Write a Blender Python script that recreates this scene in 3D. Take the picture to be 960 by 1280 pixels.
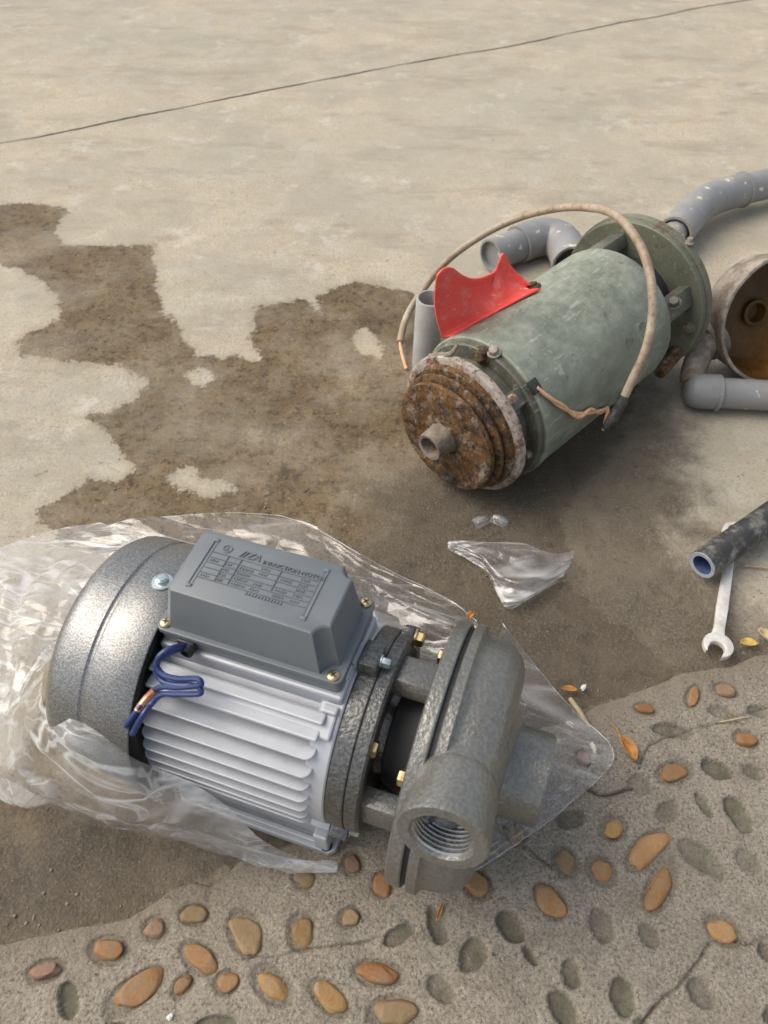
import bpy, bmesh, math, random
import numpy as np
from mathutils import Vector, Matrix, Euler
R = math.radians
for o in list(bpy.data.objects): bpy.data.objects.remove(o)
scene = bpy.context.scene
COL = scene.collection
random.seed(5); rng = np.random.default_rng(7)

# ---------------------------------------------------------------- camera
cd = bpy.data.cameras.new('camera'); cam = bpy.data.objects.new('camera', cd); COL.objects.link(cam)
cam.location = (0, 0, .6); cam.rotation_euler = (R(42), 0, 0)
cd.sensor_fit = 'VERTICAL'; cd.sensor_height = 36; cd.sensor_width = 27; cd.lens = 27
cd.clip_start = .01; cd.clip_end = 200
cd.dof.use_dof = True; cd.dof.focus_distance = .64; cd.dof.aperture_fstop = 11
scene.camera = cam
# ---------------------------------------------------------------- sky and sun (bright overcast)
SUN_EL, SUN_AZ = 50, 172       # azimuth of the sun in the x-y plane, counter-clockwise from +x
w = bpy.data.worlds.new('World'); scene.world = w; w.use_nodes = True
wn = w.node_tree; sky = wn.nodes.new('ShaderNodeTexSky'); sky.sky_type = 'NISHITA'; sky.sun_disc = False
sky.sun_elevation = R(SUN_EL); sky.sun_rotation = R(90 - SUN_AZ); sky.air_density = 1.0; sky.dust_density = 3.0; sky.ozone_density = 1.0
bg = wn.nodes['Background']; bg.inputs['Strength'].default_value = .13
hs = wn.nodes.new('ShaderNodeHueSaturation'); hs.inputs['Saturation'].default_value = .5; wn.links.new(sky.outputs[0], hs.inputs['Color']); wn.links.new(hs.outputs[0], bg.inputs[0])   # overcast: a whiter sky
sl = bpy.data.lights.new('sun', 'SUN'); sl.energy = 1.5; sl.angle = R(55); sl.color = (1, .90, .76)
so = bpy.data.objects.new('sun', sl); COL.objects.link(so)
sd = Vector((math.cos(R(SUN_EL)) * math.cos(R(SUN_AZ)), math.cos(R(SUN_EL)) * math.sin(R(SUN_AZ)), math.sin(R(SUN_EL))))
so.rotation_euler = sd.to_track_quat('Z', 'Y').to_euler(); so.location = (-1, -1, 3)
scene.view_settings.view_transform = 'Standard'; scene.view_settings.look = 'None'
scene.view_settings.exposure = .66; scene.view_settings.gamma = 1
scene.render.engine = 'CYCLES'
scene.cycles.transparent_max_bounces = 16

# ---------------------------------------------------------------- tables (metres, pavement top is z = 0)
PEBBLES = [(-0.1907, 0.1311, 0.0132, 0.0078, -0.15, 0.0), (-0.1611, 0.1447, 0.0073, 0.0081, 1.157, 2.0), (-0.1354, 0.1535, 0.0093, 0.0057, -0.079, 3.0), (-0.2314, 0.1185, 0.0119, 0.0058, 0.194, 4.0), (-0.168, 0.1062, 0.0196, 0.0082, 0.607, 5.0), (-0.1357, 0.1095, 0.0073, 0.0047, 0.899, 5.0), (-0.1276, 0.1262, 0.0137, 0.0071, -0.556, 0.0), (-0.1068, 0.1113, 0.0073, 0.0064, 0.0, 5.0), (-0.0975, 0.1421, 0.0149, 0.0095, -0.953, 3.0), (-0.058, 0.1421, 0.011, 0.0084, -1.404, 6.0), (-0.0595, 0.1788, 0.0082, 0.0068, -0.972, 3.0), (-0.0245, 0.1519, 0.0072, 0.0056, 0.407, 3.0), (-0.0758, 0.1099, 0.0144, 0.0079, -0.627, 6.0), (-0.0365, 0.103, 0.014, 0.0065, -0.608, 6.0), (-0.0033, 0.117, 0.0153, 0.0064, -0.092, 1.0), (0.0079, 0.0934, 0.0158, 0.009, -0.089, 3.0), (-0.0232, 0.1883, 0.0074, 0.0065, -1.362, 4.0), (0.0, 0.1744, 0.0083, 0.007, 1.201, 1.0), (0.0691, 0.1738, 0.0105, 0.0082, -0.606, 5.0), (0.1202, 0.1624, 0.0124, 0.0078, -0.879, 5.0), (0.1348, 0.1895, 0.0102, 0.0082, -1.109, 3.0), (0.1605, 0.1832, 0.01, 0.0092, -0.794, 0.0), (0.1762, 0.2147, 0.0097, 0.0075, 0.616, 7.0), (0.1994, 0.1981, 0.0206, 0.0084, 0.626, 0.0), (0.2024, 0.1727, 0.0202, 0.008, 0.978, 5.0), (0.2398, 0.1431, 0.0114, 0.0086, -0.448, 0.0), (0.2346, 0.2584, 0.0145, 0.008, 0.253, 0.0), (0.3017, 0.2871, 0.0089, 0.0065, -0.156, 1.0), (0.2677, 0.3261, 0.011, 0.005, 0.979, 5.0), (0.2979, 0.3323, 0.0091, 0.0064, -0.294, 2.0), (0.2241, 0.314, 0.009, 0.0051, -0.097, 1.0), (0.1625, 0.2698, 0.0057, 0.005, -1.208, 4.0), (0.0997, 0.2111, 0.0086, 0.007, -1.126, 3.0)]
HOLLOWS = [(-0.2118, 0.1011, 0.013, 0.0066, -1.122, 0.8), (0.0113, 0.1411, 0.0122, 0.0062, 0.444, 0.8), (0.0374, 0.1462, 0.0148, 0.0074, -1.268, 0.9), (0.0614, 0.1277, 0.0131, 0.0094, 0.975, 0.8), (0.0904, 0.1447, 0.0126, 0.0078, -0.926, 1.0), (0.1013, 0.1281, 0.0082, 0.0039, -0.925, 0.9), (0.0388, 0.1076, 0.0109, 0.0067, -0.68, 0.6), (0.119, 0.0957, 0.0137, 0.0087, -1.046, 0.9), (0.1542, 0.1467, 0.0116, 0.0082, -1.526, 0.6), (0.1861, 0.1401, 0.008, 0.0069, -1.181, 0.7), (0.1604, 0.1034, 0.0119, 0.0082, -1.615, 0.9), (0.1282, 0.1161, 0.0098, 0.0064, -1.491, 0.8), (0.2137, 0.1057, 0.0099, 0.0081, -1.008, 0.7), (0.2663, 0.1296, 0.007, 0.006, -0.554, 0.9), (0.2382, 0.1923, 0.0206, 0.0093, -0.712, 0.5), (0.2751, 0.2244, 0.0159, 0.0088, -1.261, 0.9), (0.2504, 0.2319, 0.0112, 0.0043, -1.195, 0.7), (0.2212, 0.2275, 0.0113, 0.0069, 0.743, 0.5), (0.2681, 0.2604, 0.0123, 0.0082, -0.399, 1.0), (0.2409, 0.2936, 0.0179, 0.0069, -0.196, 0.7), (0.2718, 0.1906, 0.01, 0.0085, -0.869, 0.4), (0.1435, 0.2207, 0.0123, 0.0071, 0.297, 0.7), (0.2041, 0.2485, 0.0099, 0.0086, -1.031, 0.5), (0.2882, 0.3111, 0.013, 0.0064, -0.159, 0.5), (0.2997, 0.2584, 0.0087, 0.0068, -0.404, 0.5), (0.3193, 0.3125, 0.0096, 0.0061, -0.203, 0.6), (-0.1094, 0.0881, 0.0142, 0.0049, 0.0, 0.7), (0.1699, 0.0881, 0.0058, 0.0032, 0.0, 0.5), (0.2564, 0.0921, 0.0049, 0.0058, -0.992, 0.7), (-0.1724, 0.0832, 0.0109, 0.0046, -0.277, 0.7)]
EDGE = [(-0.375, 0.1247), (-0.2683, 0.1356), (-0.2362, 0.1406), (-0.2151, 0.1457), (-0.1824, 0.1514), (-0.1671, 0.1603), (-0.1562, 0.17), (-0.1409, 0.176), (-0.1275, 0.1727), (-0.1177, 0.1782), (-0.1075, 0.1906), (-0.0903, 0.1975), (-0.0728, 0.2039), (-0.031, 0.2244), (0.0517, 0.2604), (0.1203, 0.2928), (0.1691, 0.3081), (0.1977, 0.3254), (0.224, 0.3315), (0.2595, 0.3481), (0.311, 0.3594), (0.3471, 0.371), (0.5065, 0.4182)]
STAIN = [(-0.7197, 1.2424), (-0.6304, 1.2145), (-0.5816, 1.2311), (-0.5124, 1.2009), (-0.5159, 1.1356), (-0.4897, 1.0913), (-0.4279, 1.0841), (-0.3545, 1.0961), (-0.3361, 1.0222), (-0.307, 0.9202), (-0.2703, 0.8691), (-0.2436, 0.811), (-0.1878, 0.811), (-0.1591, 0.8025), (-0.1747, 0.8404), (-0.1718, 0.9202), (-0.1168, 0.942), (-0.0867, 0.9047), (-0.0927, 0.9521), (-0.0415, 0.9854), (0.0329, 0.9583), (0.0894, 0.934), (0.1834, 0.9748), (0.3272, 0.8952), (0.3218, 0.773), (0.265, 0.6413), (0.1842, 0.5317), (0.1855, 0.439), (0.2371, 0.3934), (0.2683, 0.3434), (0.1932, 0.3201), (0.0516, 0.2563), (-0.1077, 0.1887), (-0.1887, 0.1506), (-0.2899, 0.1303), (-0.3263, 0.2305), (-0.299, 0.2836), (-0.2735, 0.4203), (-0.2641, 0.4783), (-0.3291, 0.4991), (-0.3607, 0.5228), (-0.3657, 0.5475), (-0.3254, 0.5853), (-0.2922, 0.5853), (-0.266, 0.6026), (-0.2902, 0.6191), (-0.3205, 0.6629), (-0.3536, 0.6939), (-0.3286, 0.6967), (-0.3062, 0.7247), (-0.2878, 0.7539), (-0.3335, 0.7893), (-0.4727, 0.811), (-0.4792, 0.8582), (-0.4417, 0.899), (-0.4864, 0.9917), (-0.5698, 1.0333), (-0.6522, 1.063)]
DRY = [[(-0.2493, 0.7756), (-0.2261, 0.7821), (-0.2072, 0.7627), (-0.2266, 0.747), (-0.242, 0.7564)], [(-0.0384, 0.8648), (-0.0257, 0.8721), (-0.0127, 0.8468), (0.0042, 0.8292), (-0.0062, 0.8086), (-0.0248, 0.8154), (-0.0335, 0.8362)], [(-0.2333, 0.5922), (-0.2162, 0.6046), (-0.1909, 0.5897), (-0.1641, 0.5728), (-0.1968, 0.561), (-0.2233, 0.5752)]]
SOIL = [(-0.3495, 0.2247), (-0.2279, 0.2372), (-0.1498, 0.2634), (-0.0481, 0.4791), (-0.0169, 0.5438), (0.0732, 0.6424), (0.1308, 0.6696), (0.259, 0.7583), (0.3411, 0.7274), (0.3431, 0.5912), (0.3235, 0.4894), (0.3262, 0.4302), (0.3622, 0.4118), (0.4566, 0.421), (0.4084, 0.3057), (0.1464, 0.2841), (-0.1051, 0.1668), (-0.3052, 0.1111)]
CRACKS = [([(0.2267, 0.1366), (0.2168, 0.1272), (0.2076, 0.1175), (0.1953, 0.1076), (0.1843, 0.1002), (0.1684, 0.0885)], 0.0012), ([(0.2462, 0.1346), (0.2565, 0.1336), (0.2696, 0.1396), (0.2855, 0.1447)], 0.0014), ([(-0.0995, 0.1267), (-0.0746, 0.1267), (-0.0501, 0.1316), (-0.0223, 0.1346), (0.0022, 0.1396)], 0.0006), ([(0.1245, 0.1844), (0.1151, 0.1935), (0.1027, 0.2004)], 0.0007), ([(0.1617, 0.2433), (0.177, 0.2408), (0.197, 0.2453)], 0.0016), ([(0.207, 0.2617), (0.2215, 0.2822), (0.2694, 0.3), (0.3283, 0.3148)], 0.0006)]


# ---------------------------------------------------------------- node helpers
class Mat:
    def __init__(s, name, rough=.5, metal=0.0, spec=.5):
        s.m = bpy.data.materials.new(name); s.m.use_nodes = True; s.t = s.m.node_tree
        s.b = s.t.nodes['Principled BSDF']; s.b.inputs['Roughness'].default_value = rough
        s.b.inputs['Metallic'].default_value = metal; s.b.inputs['Specular IOR Level'].default_value = spec
        s.co = s.t.nodes.new('ShaderNodeTexCoord').outputs['Object']
    def L(s, a, b): s.t.links.new(a, b)
    def set(s, inp, v):
        if hasattr(v, 'is_linked') or hasattr(v, 'links'): s.L(v, inp)
        elif isinstance(v, (tuple, list)): inp.default_value = tuple(v) if len(v) == 4 or inp.type == 'VECTOR' else (*v, 1)
        else: inp.default_value = v
    def stretch(s, sc, rot=(0, 0, 0)):
        n = s.t.nodes.new('ShaderNodeMapping'); s.L(s.co, n.inputs[0]); n.inputs['Scale'].default_value = sc; n.inputs['Rotation'].default_value = rot
        return n.outputs[0]
    def noise(s, sc, det=3, rough=.55, vec=None, dist=0.0, col=False):
        n = s.t.nodes.new('ShaderNodeTexNoise'); s.L(vec or s.co, n.inputs['Vector'])
        n.inputs['Scale'].default_value = sc; n.inputs['Detail'].default_value = det; n.inputs['Roughness'].default_value = rough
        n.inputs['Distortion'].default_value = dist
        return n.outputs['Color' if col else 'Fac']
    def vor(s, sc, feat='F1', out='Distance', vec=None, rand=1.0):
        n = s.t.nodes.new('ShaderNodeTexVoronoi'); n.feature = feat; s.L(vec or s.co, n.inputs['Vector'])
        n.inputs['Scale'].default_value = sc; n.inputs['Randomness'].default_value = rand
        return n.outputs[out]
    def ramp(s, f, stops, interp='LINEAR'):
        n = s.t.nodes.new('ShaderNodeValToRGB'); s.L(f, n.inputs[0]); e = n.color_ramp.elements; n.color_ramp.interpolation = interp
        while len(e) < len(stops): e.new(.5)
        for el, (p, c) in zip(e, stops):
            el.position = p; el.color = (c, c, c, 1) if not isinstance(c, (tuple, list)) else (*c, 1)
        return n.outputs[0]
    def mix(s, f, a, b, mode='MIX'):
        n = s.t.nodes.new('ShaderNodeMix'); n.data_type = 'RGBA'; n.blend_type = mode
        s.set(n.inputs[0], f); s.set(n.inputs[6], a); s.set(n.inputs[7], b); return n.outputs[2]
    def math(s, op, a, b=None, clamp=False):
        n = s.t.nodes.new('ShaderNodeMath'); n.operation = op; n.use_clamp = clamp
        s.set(n.inputs[0], a)
        if b is not None: s.set(n.inputs[1], b)
        return n.outputs[0]
    def attr(s, name):
        n = s.t.nodes.new('ShaderNodeAttribute'); n.attribute_name = name; return n.outputs['Fac']
    def step(s, v, lo, hi):
        n = s.t.nodes.new('ShaderNodeMapRange'); n.interpolation_type = 'SMOOTHSTEP'; s.L(v, n.inputs[0])
        n.inputs[1].default_value = lo; n.inputs[2].default_value = hi; return n.outputs[0]
    def col(s, c): s.set(s.b.inputs['Base Color'], c); return s
    def rough(s, v): s.set(s.b.inputs['Roughness'], v); return s
    def metal(s, v): s.set(s.b.inputs['Metallic'], v); return s
    def bump(s, h, st=.3, dist=.001, prev=None):
        n = s.t.nodes.new('ShaderNodeBump'); s.L(h, n.inputs['Height']); n.inputs['Strength'].default_value = st; n.inputs['Distance'].default_value = dist
        if prev is not None: s.L(prev, n.inputs['Normal'])
        s.L(n.outputs[0], s.b.inputs['Normal']); return n.outputs[0]

def cast_paint(name, c0, c1, rough=.4, metal=.55, sc=420, st=.5):
    m = Mat(name, rough, metal)
    n = m.noise(sc, 2, .5); g = m.noise(40, 4, .6)
    m.col(m.mix(m.ramp(n, [(.38, 0), (.62, 1)]), c0, c1))
    m.rough(m.ramp(g, [(.3, rough - .06), (.7, rough + .1)]))
    b = m.bump(n, st, .0006); m.bump(m.noise(90, 3), .15, .001, b)
    return m.m
def plain(name, c, rough=.45, metal=0.0, var=.12, sc=60, bumpst=.12, bs=500, dirt=None, dirt_amt=.3):
    m = Mat(name, rough, metal); n = m.noise(sc, 4, .6)
    dk = tuple(x * (1 - var) for x in c); lt = tuple(min(1, x * (1 + var)) for x in c)
    k = m.mix(m.ramp(n, [(.3, 0), (.7, 1)]), dk, lt)
    if dirt:
        k = m.mix(m.math('MULTIPLY', m.ramp(m.noise(sc * .7, 6, .7), [(.45, 0), (.7, 1)]), dirt_amt), k, dirt)
    m.col(k); m.rough(m.ramp(m.noise(sc * 2, 3), [(.3, max(.03, rough - .07)), (.7, min(1, rough + .1))]))
    m.bump(m.noise(bs, 2), bumpst, .0004); return m.m

M = {}
M['cowl'] = cast_paint('hammertone_grey', (.15, .15, .145), (.285, .283, .275), .34, .7, 900, .28)
M['cast'] = cast_paint('grey_cast_paint', (.19, .185, .165), (.24, .234, .21), .33, .55, 400, 1.0)
M['cast_dark'] = cast_paint('dark_cast_paint', (.10, .10, .095), (.16, .16, .152), .33, .65, 420, 1.0)
M['alu'] = plain('silver_paint', (.45, .465, .49), .42, .25, .05, 50, .1, 700, dirt=(.4, .39, .37), dirt_amt=.35)
M['box'] = plain('grey_plastic', (.135, .15, .16), .36, 0, .05, 30, .05, 900)
M['black'] = plain('black_rubber', (.018, .018, .018), .5)
M['void'] = plain('dark_metal_and_shade', (.03, .03, .03), .6)  # dark inner parts; also shade painted into grooves and the outlet bore
M['zinc'] = plain('yellow_zinc', (.62, .47, .25), .3, 1, .3, 300)
M['zinc_white'] = plain('pale_zinc', (.6, .68, .66), .25, 1, .15, 300)
M['thread'] = plain('machined_iron', (.42, .42, .41), .3, .9, .15, 200)
M['blue'] = plain('blue_insulation', (.013, .032, .125), .35, 0, .15)
M['copper'] = plain('copper_strands', (.75, .34, .2), .3, .8, .2, 900, .5, 900)
def pvc_mat():
    m = Mat('grey_pvc', .42); a = m.noise(30, 5, .65); k = m.mix(m.ramp(a, [(.3, 0), (.7, 1)]), (.205, .205, .20), (.27, .27, .265))
    k = m.mix(m.math('MULTIPLY', m.ramp(m.noise(22, 6, .75), [(.5, 0), (.66, 1)]), .6), k, (.33, .30, .24))
    k = m.mix(m.math('MULTIPLY', m.ramp(m.noise(55, 3, .6), [(.64, 0), (.68, 1)]), .85), k, (.62, .58, .48))
    m.col(k); m.rough(m.ramp(a, [(.3, .35), (.7, .6)])); m.bump(m.noise(200, 3), .15, .0006); return m.m
M['pvc'] = pvc_mat()
M['pvc_pale'] = plain('faded_pvc', (.36, .36, .35), .5, 0, .1, 40, .15, 300, dirt=(.25, .22, .18), dirt_amt=.4)
M['pvc_in'] = plain('pipe_bore_dirt', (.10, .085, .065), .7, 0, .2)
def red_mat():
    m = Mat('red_plastic', .45); a = m.noise(40, 5, .65); k = m.mix(m.ramp(a, [(.3, 0), (.7, 1)]), (.74, .07, .052), (.86, .095, .07))
    k = m.mix(m.math('MULTIPLY', m.ramp(m.noise(70, 6, .75), [(.52, 0), (.68, 1)]), .5), k, (.70, .30, .24))
    k = m.mix(m.math('MULTIPLY', m.ramp(m.noise(28, 6, .75, m.stretch((1, 1, .4))), [(.56, 0), (.70, 1)]), .45), k, (.30, .12, .08))
    k = m.mix(m.math('MULTIPLY', m.ramp(m.noise(9, 2, .5, m.stretch((6, 6, 50), (.4, .9, .2))), [(.67, 0), (.70, 1)]), .5), k, (.80, .5, .45))
    m.col(k); m.rough(m.ramp(a, [(.3, .38), (.7, .6)])); m.bump(m.noise(260, 3), .2, .0005); return m.m
M['red'] = red_mat()
M['chrome'] = plain('worn_chrome', (.74, .715, .65), .35, .3, .1, 80, .1, 600, dirt=(.45, .36, .26), dirt_amt=.6)
M['leaf_y'] = plain('yellow_leaf', (.50, .34, .08), .6, 0, .3, 200)
M['leaf_o'] = plain('orange_leaf', (.42, .19, .04), .55, 0, .35, 200)
M['leaf_b'] = plain('brown_leaf', (.26, .14, .045), .6, 0, .3, 200)
M['straw'] = plain('dry_straw', (.42, .33, .19), .7, 0, .25, 300)
M['crumb'] = plain('white_crumb', (.7, .68, .63), .7, 0, .1)
M['insul'] = plain('pale_orange_insulation', (.66, .38, .2), .5, 0, .25, 120)
M['tape'] = plain('black_tape', (.025, .025, .025), .45, 0, .3, 200, .4, 200, dirt=(.2, .17, .13), dirt_amt=.4)

# old green paint, dusty, scratched
def green(name, base=(.225, .25, .185), dark=(.14, .165, .118), dust=(.44, .44, .37), du=1.0):
    m = Mat(name, .5, 0.0)
    a = m.noise(14, 6, .7); b = m.noise(70, 5, .65); c = m.noise(420, 2)
    k = m.mix(m.ramp(a, [(.35, 0), (.65, 1)]), dark, base)
    k = m.mix(m.math('MULTIPLY', m.ramp(b, [(.40, 0), (.70, 1)]), .5 * du), k, dust)
    k = m.mix(m.math('MULTIPLY', m.ramp(c, [(.62, 0), (.7, 1)]), .45 * du), k, (.5, .5, .45))
    sv = m.stretch((14, 90, 90), (.3, .2, .9)); sc = m.ramp(m.noise(2.2, 2, .5, sv), [(.66, 0), (.69, 1)])
    k = m.mix(m.math('MULTIPLY', sc, .5 * du), k, (.48, .49, .44))
    k = m.mix(m.ramp(m.noise(24, 5, .7), [(.64, 0), (.68, .7)]), k, (.45, .44, .38)) if du > .5 else k
    ru = m.math('MULTIPLY', m.ramp(m.noise(38, 6, .75), [(.60, 0), (.64, 1)]), .75)
    k = m.mix(ru, k, (.12, .065, .035))
    dv = m.ramp(m.noise(7, 5, .7, m.stretch((.35, 1, 1))), [(.48, 0), (.68, .6)]); k = m.mix(dv, k, tuple(x * .45 for x in base))
    m.col(k); m.rough(m.ramp(b, [(.3, .38), (.7, .65)]))
    m.bump(m.noise(260, 3), .25, .0005, m.bump(a, .2, .002)); return m.m
M['green'] = green('dusty_green_paint')
M['green_dk'] = green('grimy_green_paint', (.12, .125, .09), (.06, .06, .045), (.24, .21, .165), .7)
M['green_fl'] = green('oily_green_paint', (.165, .175, .12), (.095, .10, .065), (.28, .26, .19), .45)
def rust(name, pale=.5, dark=1.0, sc=1.0):
    m = Mat(name, .85, 0.0, .25)
    a = m.noise(34 * sc, 7, .75, dist=.6); b = m.noise(90 * sc, 5, .7); v = m.vor(160 * sc); c = m.noise(60 * sc, 5, .7, m.stretch((1, 1.3, .8), (1, 2, 3)))
    k = m.ramp(a, [(.30, (.022 * dark, .017 * dark, .013 * dark)), (.42, (.075 * dark, .052 * dark, .036 * dark)), (.495, (.235 * dark, .115 * dark, .032 * dark)), (.55, (.11 * dark, .078 * dark, .052 * dark)), (.64, (.045 * dark, .035 * dark, .028 * dark)), (.74, (.26 * dark, .20 * dark, .15 * dark))])
    k = m.mix(m.math('MULTIPLY', m.ramp(c, [(.53, 0), (.62, 1)]), pale), k, (.36, .31, .26))
    k = m.mix(m.math('MULTIPLY', m.ramp(b, [(.55, 0), (.62, 1)]), .7), k, (.03, .025, .022))
    m.col(k); m.bump(b, .9, .003, m.bump(a, .8, .004)); return m.m
M['rust'] = rust('flaking_rust', .5, .82, 1.2)
M['rust_dk'] = rust('dark_rust', .25, .8, 1.0)
M['rust_in'] = None
def rust_inner():
    m = Mat('orange_wet_rust', .55, 0.0, .4); a = m.noise(16, 6, .7); b = m.noise(120, 4, .7)
    k = m.ramp(a, [(.3, (.05, .026, .008)), (.5, (.11, .052, .009)), (.7, (.20, .09, .014))])
    m.col(m.mix(m.math('MULTIPLY', m.ramp(b, [(.5, 0), (.65, 1)]), .5), k, (.06, .03, .015))); m.bump(b, .5, .001); return m.m
M['rust_in'] = rust_inner()
def scale_rim(name):
    m = Mat(name, .8, 0, .3); a = m.noise(60, 6, .75); b = m.noise(200, 4, .7)
    k = m.ramp(a, [(.30, (.05, .03, .02)), (.40, (.17, .095, .065)), (.50, (.33, .28, .235)), (.72, (.47, .43, .37))])
    m.col(m.mix(m.ramp(b, [(.56, 0), (.64, .8)]), k, (.06, .035, .025))); m.bump(b, .6, .0015); return m.m
M['rim'] = scale_rim('limescale_rim')
def dirty_iron():
    m = Mat('dirty_grey_iron', .75, 0, .3); a = m.noise(30, 6, .75); b = m.noise(130, 4, .7)
    k = m.ramp(a, [(.3, (.09, .065, .045)), (.5, (.22, .18, .14)), (.62, (.36, .32, .27)), (.75, (.2, .13, .08))])
    m.col(k); m.bump(b, .6, .0015); return m.m
M['iron'] = dirty_iron()
def cable_mat():
    m = Mat('dirty_cream_sheath', .55); a = m.noise(22, 5, .7); b = m.noise(160, 4, .7)
    k = m.ramp(a, [(.3, (.19, .125, .07)), (.5, (.33, .26, .18)), (.7, (.46, .39, .30))])
    m.col(m.mix(m.math('MULTIPLY', m.ramp(b, [(.55, 0), (.65, 1)]), .5), k, (.13, .08, .045))); m.bump(b, .2, .0006); return m.m
M['cable'] = cable_mat()
def blackpipe():
    m = Mat('scuffed_black_pipe', .4); a = m.noise(60, 6, .75); b = m.noise(25, 4, .6)
    k = m.mix(m.ramp(a, [(.47, 0), (.68, .9)]), (.032, .032, .031), (.21, .20, .18)); m.col(k)
    m.rough(m.ramp(b, [(.3, .3), (.7, .6)])); m.bump(m.noise(220, 3), .3, .0006); return m.m
M['blackpipe'] = blackpipe()
M['blue_bore'] = plain('blue_pipe_lining', (.045, .085, .20), .45, 0, .35, 200, dirt=(.12, .11, .09), dirt_amt=.6)
M['pipe_end'] = plain('cut_pipe_end', (.30, .33, .36), .5, 0, .2, 300)
def pebble_mat(name, c, c2, c3):
    m = Mat(name, .5, 0, .4)
    oi = m.t.nodes.new('ShaderNodeObjectInfo')
    n0 = m.t.nodes.new('ShaderNodeVectorMath'); n0.operation = 'ADD'; m.L(m.co, n0.inputs[0]); m.L(oi.outputs['Location'], n0.inputs[1]); v = n0.outputs[0]
    a = m.noise(70, 5, .65, v); b = m.noise(420, 4, .7, v); d = m.noise(140, 4, .7, v)
    k = m.mix(m.ramp(a, [(.35, 0), (.65, 1)]), c, c2)
    k = m.mix(m.math('MULTIPLY', m.ramp(b, [(.5, 0), (.68, 1)]), .55), k, c3)
    k = m.mix(m.math('MULTIPLY', m.ramp(d, [(.46, 0), (.68, 1)]), .6), k, (.19, .155, .115))
    hs = m.t.nodes.new('ShaderNodeHueSaturation'); m.L(k, hs.inputs['Color'])
    m.L(m.step(oi.outputs['Random'], -1.6, 1.6), hs.inputs['Value']); hs.inputs['Value'].default_value = 1
    m.L(m.math('ADD', m.math('MULTIPLY', oi.outputs['Random'], .4), .8), hs.inputs['Value'])
    m.col(hs.outputs[0]); m.rough(m.ramp(a, [(.3, .55), (.7, .8)])); m.bump(b, .5, .0008, m.bump(a, .4, .003)); return m.m
PEB = [pebble_mat('pebble_stone', *c) for c in [
    ((.29, .145, .052), (.36, .205, .08), (.19, .10, .042)), ((.27, .12, .042), (.31, .155, .058), (.19, .09, .038)),
    ((.23, .145, .085), (.27, .17, .10), (.16, .10, .06)), ((.22, .145, .068), (.27, .18, .085), (.14, .095, .05)),
    ((.20, .115, .072), (.23, .135, .085), (.14, .085, .055)), ((.24, .125, .045), (.29, .16, .062), (.15, .08, .036)),
    ((.27, .155, .052), (.32, .19, .07), (.17, .095, .04)), ((.34, .20, .06), (.39, .25, .09), (.25, .14, .05))]]

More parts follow.
